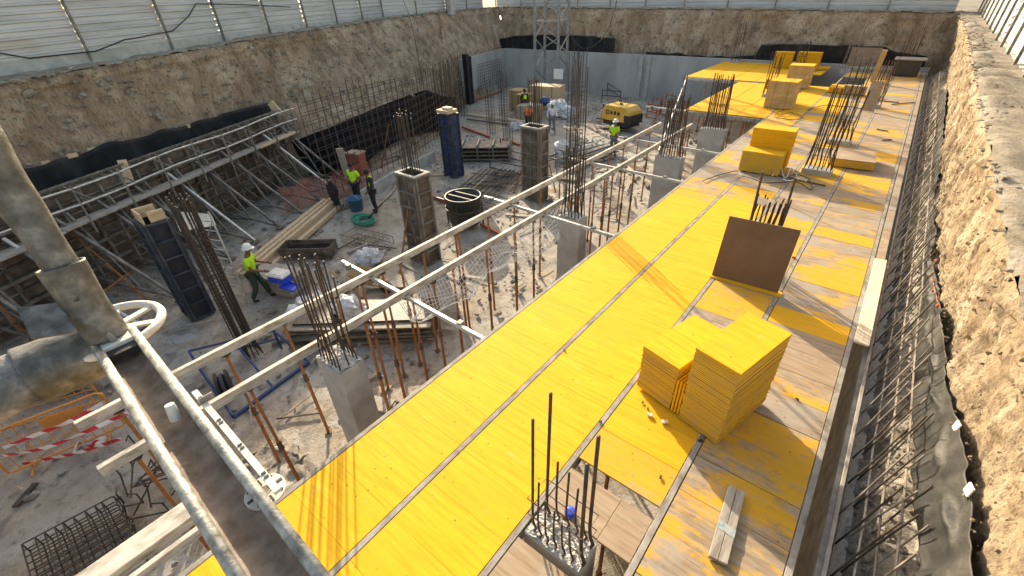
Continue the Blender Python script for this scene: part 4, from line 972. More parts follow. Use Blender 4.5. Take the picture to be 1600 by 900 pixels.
squiggle([(1200, 170), (1220, 180), (1238, 177), (1255, 185), (1232, 187), (1210, 182), (1225, 172)], 2.93, .014, 'rebar_rust', 'wire_tangle', 'loop of rusty wire in front of the brown wrapped bundle', 'wire', .1)
squiggle([(1206, 276), (1216, 268), (1228, 278), (1235, 266), (1246, 280), (1260, 283), (1240, 287), (1222, 284)], 2.95, .014, 'plasticwhite', 'torn_strapping', 'torn pale strapping heaped between the stepped stack and starter bars', 'strapping', .25)

# ================================================================ RIGHT TRENCH
t = thing('starter_bars', 'long row of dark bars leaning out of the right wall top over the soil', 'rebar', (1.0, 14, 2.4))
y = -.2; k = 0
while y < 31 and k < 98:
    h = rng.uniform(1.0, 1.25) if y < 9 else rng.uniform(.9, 1.3)
    x = .93 if k % 2 else 1.04
    lean = rng.uniform(.18, .23); b = V(x, y, 2.5); top_ = V(x + lean, y + rng.uniform(.09, .15), 2.45 + h)
    MB().poly([b, b.lerp(top_, .5) + V(rng.uniform(-.012, .012), rng.uniform(-.012, .012), 0), top_], .0095, 5).build('rebar', M['rebar_dusty' if rng.random() < .3 else 'rebar'], t)
    y += .20 if y < 7 else .3 if y < 14 else .42; k += 1
t = thing('starter_bars', 'second sparser row of dark bars close to the grey membrane', 'rebar', (1.2, 14, 2.4))
y = .3; k = 0
while y < 32 and k < 90:
    b = V(1.17 + rng.uniform(-.02, .02), y, 2.55); MB().poly([b, b + V(rng.uniform(.13, .17), rng.uniform(.08, .14), rng.uniform(.75, 1.0))], .0085, 5).build('rebar', M['rebar_dusty' if rng.random() < .4 else 'rebar'], t)
    y += .45; k += 1
t = thing('distribution_bars', 'pale mortar-splashed long bars tied along the leaning starters', 'rebar', (1.1, 14, 2.5))
for x, z in ((.95, 2.62), (1.10, 2.72), (1.17, 3.0), (1.22, 3.3)):
    pts = [V(x + rng.uniform(-.012, .012), yy * 1.0, z + rng.uniform(-.015, .015)) for yy in range(-2, 33)]
    MB().poly(pts, .011, 5).build('bar', M['mortar' if z < 2.8 else 'rebar_dusty'], t)
# grey membrane between the soil and the bank (draped, folded)
edgeL = [(1446, 905), (1436, 770), (1433, 690), (1432, 610), (1430, 560), (1432, 500), (1430, 462), (1440, 420), (1448, 380), (1440, 340), (1450, 300), (1460, 250), (1458, 190), (1470, 140)]
edgeR = [(1536, 905), (1525, 800), (1520, 730), (1505, 660), (1484, 605), (1480, 520), (1478, 480), (1468, 440), (1462, 405), (1466, 360), (1462, 315), (1474, 250), (1476, 200), (1482, 140)]
LL = [PX(*p, 1.36 + .004 * i) for i, p in enumerate(edgeL)]; RR = [PX(*p, 1.50) for p in edgeR]
def memb(u, v):
    n = len(LL) - 1; d = u * n; i = min(int(d), n - 1); f = d - i
    a = LL[i].lerp(LL[i + 1], f); b = RR[i].lerp(RR[i + 1], f); q = a.lerp(b, v)
    s = V(q.x * 5, q.y * 2.2, q.z * 1.5)
    q += V(-1, 0, .35) * (.035 + noise.noise(s) * .055 + noise.noise(V(q.y * 7, q.z * 3, 4)) * .02 + .05 * math.exp(-((v - .62 - .12 * noise.noise(V(q.y * 1.3, 0, 6))) / .08) ** 2) * (.4 + noise.noise(V(q.y * 2.1, 3, 3))) + abs(math.sin(q.y * 9 + noise.noise(q * 2) * 3)) * .010)
    return q
# extend toward the camera so it stays whole from other viewpoints
LL.insert(0, V(1.36, LL[0].y - 3, LL[0].z)); RR.insert(0, V(1.5, RR[0].y - 3, RR[0].z))
o = MB().grid(memb, 420, 34).build('draped_membrane', M['sheetgrey'], smooth=True, solid=.006); tag(o, 'folded grey-black waterproof membrane drooping along the foot of the sunlit bank', 'membrane')
for i, (x, y, l) in enumerate([(1495, 666, 'white clip on the membrane edge, upper of the two near ones'), (1514, 765, 'white clip on the membrane edge, lower of the two near ones')]):
    q = PX(x, y, 1.44); tag(MB().box(q, (.012, .07, .1), .3).build('fixing_clip', M['white']), l, 'clip')
for i, (x, y, l) in enumerate([(1463, 407, 'red cap on the membrane edge, nearer one'), (1466, 478, 'red cap on the membrane edge, nearest the camera'), (1420, 273, 'red cap among the far leaning bars')]):
    q = PX(x, y, 1.42 if i < 2 else 1.15); tag(MB().blob(q, (.03, .03, .03), 8, .2, i).build('red_cap', M['red']), l, 'cap')  # small red caps, on the membrane edge and among the bars
tag(MB().poly([PX(1448, 420, 1.42), PX(1458, 440, 1.42), PX(1463, 462, 1.42), PX(1466, 478, 1.42)], .008, 5).build('cord', M['redsteel']), 'thin reddish cord hanging on the folded membrane', 'cord')
# pebbles and bits on the backfill
mb = MB()
for k in range(1500):
    y = rng.uniform(0, 1) ** 1.6 * 26 - 1; v = rng.uniform(0.05, .95); x = 1.02 + .62 * v; s = rng.uniform(.008, .026)
    mb.blob((x, y, 2.55 + .40 * v + fbm(V(x, y, 0) * 3, 5) * .10), (s, s * 1.2, s * .8), 5, .6, k)
tag(mb.build('gravel', M['rubble'], origin=(1.3, 8, 2.3)), 'small stones and rubble scattered over the soil in the right trench', 'gravel', kind='stuff')
# ================================================================ LEFT WALL FORM
FA = V(-15.9, -1.9, 0); FB = V(-21.55, 9.55, 0); fd = (FB - FA).normalized(); fn_ = V(fd.y, -fd.x, 0); FL = (FB - FA).length; FR = math.atan2(fd.y, fd.x)
def FP(s, o, z): return FA + fd * s + fn_ * o + V(0, 0, z)
t = thing('wall_form', 'long dark steel wall form with horizontal ribs standing along the left bank', 'formwork', FA)
npan = int(FL / 1.25); w_ = FL / npan
for i in range(npan):
    c = FP((i + .5) * w_, 0, 1.52); mb = MB()
    mb.box(c, (w_ - .01, .03, 3.04), FR)
    pn = mb.build('form_panel', M['formrust'], t)
    mb = MB()
    for k in range(10): mb.box(FP((i + .5) * w_, .07, .06 + k * .325), (w_ - .02, .11, .055), FR)
    for s in (.03, w_ - .03): mb.box(FP(i * w_ + s, .065, 1.52), (.055, .12, 3.04), FR)
    mb.build('panel_ribs', M['formrust' if i % 3 else 'formframe'], t)
mb = MB()
for s in range(int(FL / .3)): mb.box(FP(.15 + s * .3, .05, 3.09), (.02, .14, .14), FR)
mb.box(FP(FL / 2, -.02, 3.07), (FL, .05, .05), FR); mb.box(FP(FL / 2, .13, 3.16), (FL, .04, .04), FR); mb.build('top_bracing', M['formframe'], t)
for z in (.7, 1.35, 2.55): MB().beam(FP(0, .16, z), FP(FL, .16, z), .07, .09).build('waler', M['formframe'], t)
# working platform with guard rails
t = thing('working_platform', 'grey plank walkway with double guard rails bracketed to the left wall form', 'platform', FP(0, .6, 2.25))
n = 5; L0 = FL + .15
for k in range(n):
    a, b = k * L0 / n, (k + 1) * L0 / n - .02
    MB().beam(FP(a, .72, 2.22 + (k % 2) * .02), FP(b, .72, 2.22 + (k % 2) * .02), .30, .045).build('plank', M['timber' if k == n - 1 else 'oldwood'], t)
    MB().beam(FP(a, .42, 2.21), FP(b, .42, 2.21), .28, .04).build('plank', M['oldwood'], t)
for z in (2.78, 3.22): MB().poly([FP(s * L0 / 12, .92, z + .04 * math.sin(s * 1.3)) for s in range(13)], .026, 8).build('guard_rail', M['galv'], t)
for k in range(10):
    s = .5 + k * (FL - .6) / 9; MB().beam(FP(s, .92, 1.9), FP(s, .92, 3.3), .05, .05).build('rail_post', M['oldsteel'], t)
    MB().beam(FP(s, .12, 2.17), FP(s, .95, 2.17), .05, .05).build('bracket', M['oldsteel'], t); MB().beam(FP(s, .12, 1.6), FP(s, .92, 2.15), .04, .04).build('bracket_strut', M['oldsteel'], t)
    MB().beam(FP(s + .3, .1, 3.12), FP(s + .3, .92, 2.8), .04, .04).build('tie_bar', M['oldsteel'], t)
# raking braces
for k in range(11):
    s = .4 + k * (FL - .5) / 10
    t = thing('raking_brace', 'x', 'brace', FP(s, 2.9, 0), group='raking braces behind the left wall form')
    t['label'] = 'grey steel raking brace holding the left wall form, %s from the camera end' % ordn[k]
    foot = FP(s + rng.uniform(-.05, .05), 2.9 + .2 * math.sin(k), .06)
    hd = FP(s, .2, 2.45); MB().beam(foot, hd, .075, .075).build('long_strut', M['galv' if k % 4 == 1 else 'oldsteel'], t)
    MB().beam(foot, FP(s, .2, .55), .06, .06).build('low_strut', M['oldsteel'], t)
    MB().box(foot + V(0, 0, -.03), (.3, .2, .04), FR).build('foot_plate', M['oldsteel'], t)
    x = FP(s + .28, .3, 0); tr = MB()
    for z in (.1, 1.0, 1.9): tr.beam(FP(s + .28, .22, z), FP(s + .28, 1.35 - z * .45, z), .045, .045)
    tr.beam(FP(s + .28, .22, .05), FP(s + .28, .22, 2.9), .06, .06); tr.beam(FP(s + .28, 1.4, .05), FP(s + .28, .3, 2.5), .06, .06)
    tr.beam(FP(s + .28, .25, 1.0), FP(s + .28, 1.35, .1), .04, .04); tr.beam(FP(s + .28, .25, 1.9), FP(s + .28, .95, 1.0), .04, .04); tr.build('truss_frame', M['oldsteel'], t)
o = MB().beam(P(190, 250, 3.25), P(203, 285, 2.6), .22, .1).build('plank_end', M['timber']); tag(o, 'short brown plank end standing up on the left wall form', 'plank')
o = MB().beam(P(422, 160, 3.45), P(440, 180, 2.9), .1, .3).build('plank_end', M['timber']); tag(o, 'brown timber at the far top corner of the left wall form', 'plank')
# step tower beside it
t = thing('access_ladder', 'light galvanised access ladder frame standing right of the black column cage', 'ladder', P(370, 460, 0))
bl, br = P(352, 462, 0), P(388, 468, 0)
tl, tr_ = V(bl.x - .5, bl.y + .1, 2.6), V(br.x - .5, br.y + .1, 2.6)
for a, b in ((bl, tl), (br, tr_)): MB().tube(a, b, .025, 7).build('stile', M['galv'], t)
for k in range(9):
    f = (k + .5) / 9.5; MB().tube(bl.lerp(tl, f), br.lerp(tr_, f), .018, 6).build('rung', M['galv'], t)
for f, g in ((.15, .5), (.55, .9)): MB().tube(bl.lerp(tl, f), br.lerp(tr_, g), .016, 6).build('diagonal', M['galv'], t)
o = MB().add([P(268, 330, 1.9), P(330, 335, 1.9), P(338, 352, 1.85), P(282, 362, 1.85)], [(0, 1, 2, 3)]).build('steel_plate', M['galv'], solid=.02); tag(o, 'flat pale steel plate at mid height behind the black column cage', 'plate')

# ================================================================ CRANE, COMPRESSOR
t = thing('crane_mast', 'grey lattice mast of a tower crane rising out of the frame', 'crane mast', (-22.0, 32.0, 0), R(12))
a = .95; H = 16
for x in (-a, a):
    for y in (-a, a): MB().box((x, y, H / 2), (.16, .16, H)).build('leg', M['crane'], t, world=False)
k = 0; z = .1
faces = [((-a, -a), (a, -a)), ((a, -a), (a, a)), ((a, a), (-a, a)), ((-a, a), (-a, -a))]
while z < H - 1.2:
    for (p, q) in faces:
        b0, b1 = (p, q) if k % 2 else (q, p)
        MB().beam((b0[0], b0[1], z), (b1[0], b1[1], z + 1.05), .07, .07).build('lattice_bar', M['crane'], t, world=False)
        if k % 5 == 0: MB().beam((p[0], p[1], z), (q[0], q[1], z), .08, .08).build('ring_bar', M['crane'], t, world=False)
    z += 1.05; k += 1
MB().box((0, 0, .15), (2.8, 2.8, .35)).build('footing', M['concrete'], t, world=False)
MB().box((a + .1, -a - .1, 1.9), (.75, .04, .7)).build('notice_board', M['white'], t, world=False)
pts = [PY(x, y, 31.0) for x, y in [(965, -12), (962, 10), (952, 40), (940, 62), (925, 74), (910, 76), (898, 66), (890, 50)]]
sm = []
for i in range(len(pts) - 1):
    for k in range(4): sm.append(pts[i].lerp(pts[i + 1], k / 4))
tag(MB().poly(sm, .035, 5).build('crane_cable', M['cable'], origin=pts[0]), 'dark cable hanging in a loop right of the crane mast', 'cable')
pts = [onface(x, y, off=.15) for x, y in [(686, 15), (690, 60), (695, 100), (700, 135)]]
tag(MB().poly(pts, .03, 5).build('hanging_hose', M['redsteel'], origin=pts[0]), 'reddish hose hanging straight down the far left bank', 'hose')
pts = [onface(x, y, off=.12) for x, y in [(630, 0), (640, 25), (650, 70), (657, 110), (662, 130)]]
tag(MB().poly(pts, .018, 5).build('hanging_cable', M['cable'], origin=pts[0]), 'thin dark cable hanging down the left bank before the corner', 'cable')

t = thing('air_compressor', 'yellow towable air compressor with dark chassis and lettering on its hood', 'compressor', (-12.6, 25.9, 0), R(-12))
def bx(c, s, n, m, bev=.03): return MB().box(c, s).build(n, M[m], t, world=False, bevel=bev)
hood = MB(); L, W = 2.1, 1.15
prof = [(-L / 2, .55), (-L / 2, 1.15), (-L / 2 + .25, 1.42), (L / 2 - .35, 1.42), (L / 2 - .05, 1.2), (L / 2, .85), (L / 2, .55)]
n = len(prof); hood.add([V(x, -W / 2, z) for x, z in prof] + [V(x, W / 2, z) for x, z in prof], [tuple(range(n)), tuple(range(2 * n - 1, n - 1, -1))] + [(i, (i + 1) % n, (i + 1) % n + n, i + n) for i in range(n)])
hood.build('hood', M['machine'], t, world=False, bevel=.06)
bx((0, 0, .42), (2.0, 1.0, .26), 'chassis', 'rubber'); bx((L / 2 - .18, 0, .75), (.5, W + .02, .5), 'rear_panel', 'rubber'); bx((-L / 2 - .12, 0, 1.1), (.22, .6, .5), 'blue_drum', 'blue')
for y in (-.58, .58):
    wh = MB().lathe((0, y, .3), [(.001, -.09), (.2, -.09), (.3, -.08), (.31, 0), (.3, .08), (.2, .09), (.001, .09)], 18, axis=(0, 1, 0)).build('wheel', M['rubber'], t, world=False, smooth=True)
    MB().lathe((0, y * 1.17, .3), [(.001, .0), (.15, .0), (.15, .02)], 12, axis=(0, 1, 0)).build('rim', M['galv'], wh, world=False)
MB().beam((-L / 2, 0, .4), (-L / 2 - .9, 0, .35), .08, .08).build('drawbar', M['rubber'], t, world=False)
for k, x in enumerate((-.62, -.32, -.05, .22)):   # dark block lettering as far as the picture shows it
    if k == 0: MB().box((x, -W / 2 - .006, 1.02), (.24, .012, .24)).build('lettering', M['black'], t, world=False); MB().box((x + .02, -W / 2 - .014, 1.02), (.11, .01, .11)).build('lettering', M['machine'], t, world=False)
    else: MB().box((x, -W / 2 - .006, 1.01 + (.02 if k == 2 else 0)), (.17, .012, .17 if k != 2 else .2)).build('lettering', M['black'], t, world=False)
bx((-.1, 0, 1.45), (.2, .08, .08), 'lifting_eye', 'rubber', .01)

# ================================================================ NET between the beams
def catmull(pts, sub):
    out = []
    for i in range(len(pts) - 1):
        p0 = pts[max(i - 1, 0)]; p1 = pts[i]; p2 = pts[i + 1]; p3 = pts[min(i + 2, len(pts) - 1)]
        for k in range(sub):
            t = k / sub; out.append(.5 * ((2 * p1) + (p2 - p0) * t + (2 * p0 - 5 * p1 + 4 * p2 - p3) * t * t + (3 * p1 - p0 - 3 * p2 + p3) * t ** 3))
    return out + [pts[-1]]
upper = [(622, 470), (650, 452), (680, 440), (715, 422), (748, 392), (775, 376), (810, 375), (850, 335), (872, 310)]
lower = [(640, 500), (658, 503), (690, 482), (735, 462), (765, 425), (800, 410), (842, 398), (866, 380), (874, 372)]
U = catmull([P(*p, 2.70) for p in upper], 7); Lw = catmull([P(*p, 2.05) for p in lower], 7)
t = thing('safety_net', 'white knotted safety net sagging below the inner open beam', 'net', U[0])
nu = len(U); nv = 11
def NP(i, j):
    v = j / nv; q = U[i].lerp(Lw[i], v); q += V(.12, 0, -.12) * math.sin(v * math.pi) * (1 + noise.noise(V(i * .15, j * .3, 0))); return q
mb = MB()
for i in range(nu): mb.poly([NP(i, j) + V(noise.noise(V(i, j, 1)) * .03, 0, noise.noise(V(i, j, 5)) * .03) for j in range(nv + 1)], .006, 3)
for j in range(nv + 1): mb.poly([NP(i, j) + V(noise.noise(V(i, j, 1)) * .03, 0, noise.noise(V(i, j, 5)) * .03) for i in range(nu)], .006 if 0 < j < nv else .010, 3)
mb.build('netting', M['net'], t)
U2 = catmull([P(*p, 2.6) for p in [(905, 300), (925, 285), (948, 272), (965, 262)]], 6); L2 = catmull([P(*p, 2.0) for p in [(905, 325), (925, 322), (950, 305), (968, 285)]], 6)
t = thing('safety_net', 'small white safety net bunched beyond the second column', 'net', U2[0]); mb = MB()
for i in range(len(U2)): mb.poly([U2[i].lerp(L2[i], j / 7) + V(noise.noise(V(i, j, 9)) * .05, 0, 0) for j in range(8)], .006, 3)
for j in range(8): mb.poly([U2[i].lerp(L2[i], j / 7) + V(noise.noise(V(i, j, 9)) * .05, 0, 0) for i in range(len(U2))], .006, 3)
mb.build('netting', M['net'], t)
# ================================================================ THINGS ON THE PIT FLOOR
# squared logs
a, b = P(378, 432, 0), P(500, 330, 0); d = (b - a).normalized(); n = V(d.y, -d.x, 0)
lg = [(0.0, .08, 4.9), (.2, .08, 5.1), (.4, .08, 5.0), (.6, .08, 4.7), (.8, .08, 4.9), (.1, .25, 4.8), (.32, .25, 5.0), (.55, .25, 4.6)]
for k, (o_, z, L) in enumerate(lg):
    p = a + n * (o_ - .1) + d * rng.uniform(-.1, .3); q = p + d * (L + .6)
    o = MB().beam(p + V(0, 0, z), q + V(0, 0, z), .16, .15).build('timber_baulk', M['timbery'], bevel=.012); tag(o, 'long pale timber baulk, %s, in the pile' % (['lowest layer nearest the left form', 'lowest layer second across', 'lowest layer middle', 'lowest layer fourth across', 'lowest layer outermost', 'top layer nearest the left form', 'top layer middle', 'top layer outermost'][k]), 'timber', 'timber baulks in the pile')
def crate(c, w, d, h, rz, label, mat='oldwood', inner='black', name='crate', cat='crate', slats=3, open_top=True):
    t = thing(name, label, cat, c, rz); th = .025
    for s, (cx, cy, sx, sy) in enumerate(((0, -d / 2, w, th), (0, d / 2, w, th), (-w / 2, 0, th, d), (w / 2, 0, th, d))):
        mb = MB()
        for k in range(slats): mb.box((cx, cy, h * (k + .5) / slats), (sx, sy, h / slats - .015))
        mb.build('slatted_side', M[mat], t, world=False)
    for x in (-w / 2 + .04, w / 2 - .04):
        for y in (-d / 2 + .04, d / 2 - .04): MB().box((x, y, h / 2), (.06, .06, h)).build('corner_post', M[mat], t, world=False)
    MB().box((0, 0, h * .35), (w - .06, d - .06, .04)).build('floor_board', M[inner], t, world=False); return t
def steel_bits(t, w, d, z, n, mat='rebar'):
    mb = MB()
    for k in range(n):
        y = rng.uniform(-d / 2, d / 2) * .85; x0 = rng.uniform(-w / 2, 0) * .9
        mb.tube((x0, y, z + rng.uniform(0, .08)), (x0 + rng.uniform(.3, w * .6), y + rng.uniform(-.1, .1), z + rng.uniform(0, .12)), .012, 4)
    mb.build('steel_offcuts', M[mat], t, world=False)
c = P(485, 398, 0); t = crate(c, 1.7, .65, .42, R(38), 'long dark slatted crate of steel bits behind the timber pile end', 'formrust'); steel_bits(t, 1.7, .65, .2, 30)
c = P(440, 448, 0); t = crate(c, 1.5, .8, .5, R(20), 'low dark bench crate carrying the blue trays', 'oldwood')
MB().box((0, 0, .52), (1.55, .85, .03)).build('board_top', M['oldwood'], t, world=False)
def tray(px, py, z, w, d, h, mat, label, rz, liner=None):
    p = P(px, py, z); t = thing('tray', label, 'tray', p, rz); mb = MB()
    for cx, cy, sx, sy in ((0, -d / 2, w, .02), (0, d / 2, w, .02), (-w / 2, 0, .02, d), (w / 2, 0, .02, d)): mb.box((cx, cy, h / 2), (sx, sy, h))
    mb.box((0, 0, .012), (w, d, .02)); mb.build('tray_body', M[mat], t, world=False, bevel=.005)
    if liner: MB().box((0, 0, h + .03), (w + .05, d + .05, .07)).build('white_rim', M['white'], t, world=False, bevel=.01); MB().box((0, 0, h + .075), (w - .06, d - .06, .02)).build('inside', M['plasticwhite'], t, world=False)
tray(440, 438, .6, .55, .35, .2, 'plasticblue', 'blue and white cool box standing on the bench crate', R(20), True)
tray(454, 449, .56, .5, .3, .06, 'plasticblue', 'flat bright blue tray beside the cool box', R(15))
# round black tub with stand
c = P(728, 352, 0); t = thing('mixing_tub', 'big round black tub with bars across its mouth, before the rebar mats', 'tub', c)
MB().lathe((0, 0, .0), [(.001, .12), (.52, .12), (.60, .3), (.64, 1.12), (.67, 1.13), (.67, 1.2), (.62, 1.2), (.58, .35), (.5, .2), (.001, .2)], 28).build('tub_shell', M['tubblack'], t, world=False, smooth=True)
for k in range(4):
    a_ = k * math.pi / 2 + .4; x, y = .7 * math.cos(a_), .7 * math.sin(a_); MB().tube((x, y, 0), (x, y, 1.0), .03, 6).build('stand_leg', M['rebar'], t, world=False)
MB().lathe((0, 0, .75), [(.67, 0), (.70, 0), (.70, .05), (.67, .05), (.67, 0)], 28).build('stand_ring', M['rebar'], t, world=False)
for y in (-.2, .15): MB().beam((-.62, y, 1.16), (.62, y + .1, 1.16), .06, .03).build('cross_bar', M['rebar'], t, world=False)
MB().tube((-.7, -.3, .95), (-1.1, -.3, .95), .03, 6).build('spout_pipe', M['tubblack'], t, world=False)
# bucket
c = P(558, 328, 0); t = thing('bucket', 'blue-grey bucket standing at the feet of the two workers', 'bucket', c)
MB().lathe((0, 0, 0), [(.001, .005), (.24, .005), (.31, .5), (.33, .5), (.33, .53), (.3, .53), (.23, .03), (.001, .03)], 20).build('bucket_shell', M['bucketblue'], t, world=False, smooth=True)
MB().poly([V(.31 * math.cos(q), 0, .5 + .12 * math.sin(q)) for q in [math.pi * k / 8 for k in range(9)]], .01, 5).build('handle', M['galv'], t, world=False)
# green rope heap
c = P(569, 346, 0); pts = []
for k in range(260):
    q = k * .55; r = .42 * (1 + .5 * noise.noise(V(k * .07, 0, 0))); pts.append(c + V(math.cos(q) * r + .25 * noise.noise(V(k * .05, 3, 0)) * 2, math.sin(q) * r * .7, .06 + .14 * abs(noise.noise(V(k * .09, 7, 0)))))
tag(MB().poly(pts, .022, 5).build('rope_heap', M['green'], origin=c), 'tangled heap of green rope on the floor below the two workers', 'rope')
# long reinforcement mats
for i, (p0, p1, l) in enumerate([(((745, 305)), ((782, 268)), 'bundle of long thin bars lying left of the other, beyond the black tub'), (((780, 300)), ((812, 268)), 'dark bundle of long bars lying nearest the farther brown form')]):
    a, b = P(*p0, 0), P(*p1, 0); d = (b - a).normalized(); n = V(d.y, -d.x, 0); t = thing('rebar_bundle', l, 'rebar bundle', a)
    for k in range(26): o_ = (k - 13) * .085; MB().tube(a + n * o_ + d * rng.uniform(-.3, .1) + V(0, 0, .05 + .03 * (k % 3)), b + n * o_ * .9 + d * rng.uniform(-.2, .3) + V(0, 0, .05 + .03 * (k % 3)), .012, 4).build('bar', M['rebar'], t)
    for f in (.25, .7): MB().tube(a.lerp(b, f) - n * 1.15 + V(0, 0, .14), a.lerp(b, f) + n * 1.1 + V(0, 0, .14), .014, 4).build('cross_bar', M['rebar'], t)
c = P(738, 318, 0); t = thing('mesh_roll', 'dark crumpled rebar mat lying right behind the black tub', 'rebar mat', c)
for k in range(16): MB().tube(c + V(-.3 + k * .12, -.6, .05), c + V(-.2 + k * .12, 1.1, .12), .012, 4).build('bar', M['rebar'], t)
for k in range(7): MB().tube(c + V(-.4, -.5 + k * .25, .08), c + V(1.7, -.45 + k * .25, .08), .012, 4).build('cross_bar', M['rebar'], t)
# stirrup cage lying on the floor
def lying_cage(pa, pb, w, h, n, label, mat='rebar_rust', nb=4):
    a, b = P(*pa, 0), P(*pb, 0); d = (b - a).normalized(); s = V(d.y, -d.x, 0); t = thing('stirrup_cage', label, 'rebar cage', a)
    for k in range(n):
        p = a.lerp(b, k / (n - 1)) + s * rng.uniform(-.03, .03); q = rng.uniform(-.05, .05)
        MB().poly([p - s * w / 2 + V(0, 0, .03), p + s * w / 2 + V(0, 0, .03), p + s * w / 2 + d * q + V(0, 0, h), p - s * w / 2 + d * q + V(0, 0, h)], .008, 4, closed=True).build('stirrup', M[mat], t)
    for sx in (-.5, .5):
        for z in (.03, h): MB().tube(a + s * w * sx + V(0, 0, z), b + s * w * sx + V(0, 0, z), .011, 5).build('long_bar', M[mat], t)
lying_cage((545, 372), (605, 388), .7, .3, 12, 'low loose stirrup cage lying on the floor between the rope and brown form')
lying_cage((524, 330), (552, 322), .35, .25, 10, 'small comb-like stirrup cage beside the blue bucket', 'rebar')
# big bar cage in the left foreground
t = thing('slab_cage', 'big flat dark reinforcement cage lying on the floor at the lower left', 'rebar cage', P(110, 840, 0))
q0, q1, q2, q3 = P(35, 850, .3), P(175, 776, .3), P(208, 842, .3), P(25, 905, .3)
q2 = q1 + (q2 - q1) * 1.1; q3 = q0 + (q2 - q1)
for k in range(9):
    f = k / 8
    for z in (0, -.2): MB().tube(q0.lerp(q3, f) + V(0, 0, z), q1.lerp(q2, f) + V(0, 0, z), .012, 5).build('long_bar', M['rebar'], t)
for k in range(10):
    f = k / 9 + rng.uniform(-.02, .02); a, b = q0.lerp(q1, f), q3.lerp(q2, f)
    MB().poly([a + V(0, 0, -.22), a, b, b + V(0, 0, -.22)], .011, 5, closed=True).build('stirrup', M['rebar'], t)
for k in range(6): a = q1.lerp(q2, k / 5); MB().poly([a, a + V(.25, .1, .12 * (k % 2)), a + V(.35, 0, -.15)], .012, 5).build('bent_end', M['rebar'], t)
c = P(250, 770, 0); t = thing('bent_bar_heap', 'heap of bent black bars piled behind the chute legs', 'rebar', c)
for k in range(26):
    a = c + V(rng.uniform(-.9, .5), rng.uniform(-.5, .5), rng.uniform(.02, .4)); an = rng.uniform(0, 3.1); e = V(math.cos(an), math.sin(an), rng.uniform(-.1, .3)); L = rng.uniform(.3, 1.0)
    MB().poly([a, a + e * L, a + e * L + V(0, 0, .25), a + e * (L - .2) + V(.05, .05, .3)], .014, 5).build('bent_bar', M['rebar'], t)
mb = MB()
for i in range(7):
    q = [c + V(-.9 + i * .02, -.2, .2) for _ in range(2)]
for r_ in (.22, .27, .31): mb.poly([c + V(.15 + r_ * math.cos(a), .25, .62 + r_ * 1.5 * math.sin(a)) for a in [k * math.pi / 12 for k in range(24)]], .02, 5, closed=True)
mb.build('wire_coil', M['rebar'], t)
# blue guard frame on the floor
p = [P(366, 652, 0), P(312, 582, 0), P(440, 548, 0), P(478, 570, 0)]
t = thing('pipe_barrier', 'blue tubular guard frame lying by the column with three hooped ends', 'frame', p[0])
def bt(a, b, r=.028): MB().tube(a, b, r, 7).build('blue_tube', M['blue'], t)
up = V(-.12, .02, 1.0); f0, f1, f2, f3 = P(365, 652, 0), P(482, 566, 0), P(440, 545, 0), P(312, 578, 0)
bt(f0, f1, .05); bt(f3 + up * .55, f2 + up * .55); bt(f3 + up * .55, f0); bt(f3 + up * .1, f0 + V(0, 0, .05)); bt(f2 + up * .55, f1); bt(f3 + up * .3, f2 + up * .3); bt(f3, f3 + up * .55); bt(f2, f2 + up * .55)
bt(f0.lerp(f1, .5), f3.lerp(f2, .5) + up * .55)
q = P(350, 600, .25); t2 = thing('cable_reel', 'small dark cable reel standing inside the blue guard frame', 'reel', q)
MB().lathe((0, 0, 0), [(.001, -.12), (.3, -.12), (.3, -.09), (.17, -.08), (.17, .08), (.3, .09), (.3, .12), (.001, .12)], 18, axis=(.3, 1, 0)).build('reel_drum', M['cable'], t2, world=False, smooth=True); MB().lathe((0, 0, 0), [(.18, -.07), (.24, -.03), (.24, .03), (.18, .07)], 18, axis=(.3, 1, 0)).build('wound_cable', M['bluedark'], t2, world=False)
# blue frames farther off
def rail_frame(pts, h, label, mat, name='pipe_barrier', lv=(1, .5), r=.028):
    q = [P(*a, 0) for a in pts]; t = thing(name, label, 'frame', q[0])
    for a in q: MB().tube(a, a + V(0, 0, h), r, 6).build('upright', M[mat], t)
    for a, b in zip(q, q[1:]):
        for l in lv: MB().tube(a + V(0, 0, h * l), b + V(0, 0, h * l), r, 6).build('rail', M[mat], t)
    return t
rail_frame([(766, 263), (820, 275), (852, 262), (783, 245)], .95, 'blue-black low guard frame left of the farther brown column form', 'bluedark', lv=(.05, .45))
rail_frame([(940, 162), (968, 165), (948, 150)], 1.0, 'dark iron frame standing before the far wall left of the compressor', 'rebar', lv=(.95, .6))
for i, (x, y, l) in enumerate([(1010, 185, 'dark red steel frame in the far pile, left one'), (1030, 180, 'dark red steel frame in the far pile, middle one'), (1048, 190, 'dark red steel frame in the far pile, right one')]):
    rail_frame([(x, y), (x + 14, y + 3), (x + 22, y - 8), (x + 8, y - 11)], 1.0, l, 'redsteel', 'trestle', (.9, .45, .1), .035)
for i, (x, y) in enumerate([(848, 275), (868, 262), (926, 300)]):
    rail_frame([(x, y), (x + 22, y + 4)], .9, 'grey steel trestle on the floor by the tall bars, %s from the left' % ordn[i], 'oldsteel', 'trestle', (1, .1))
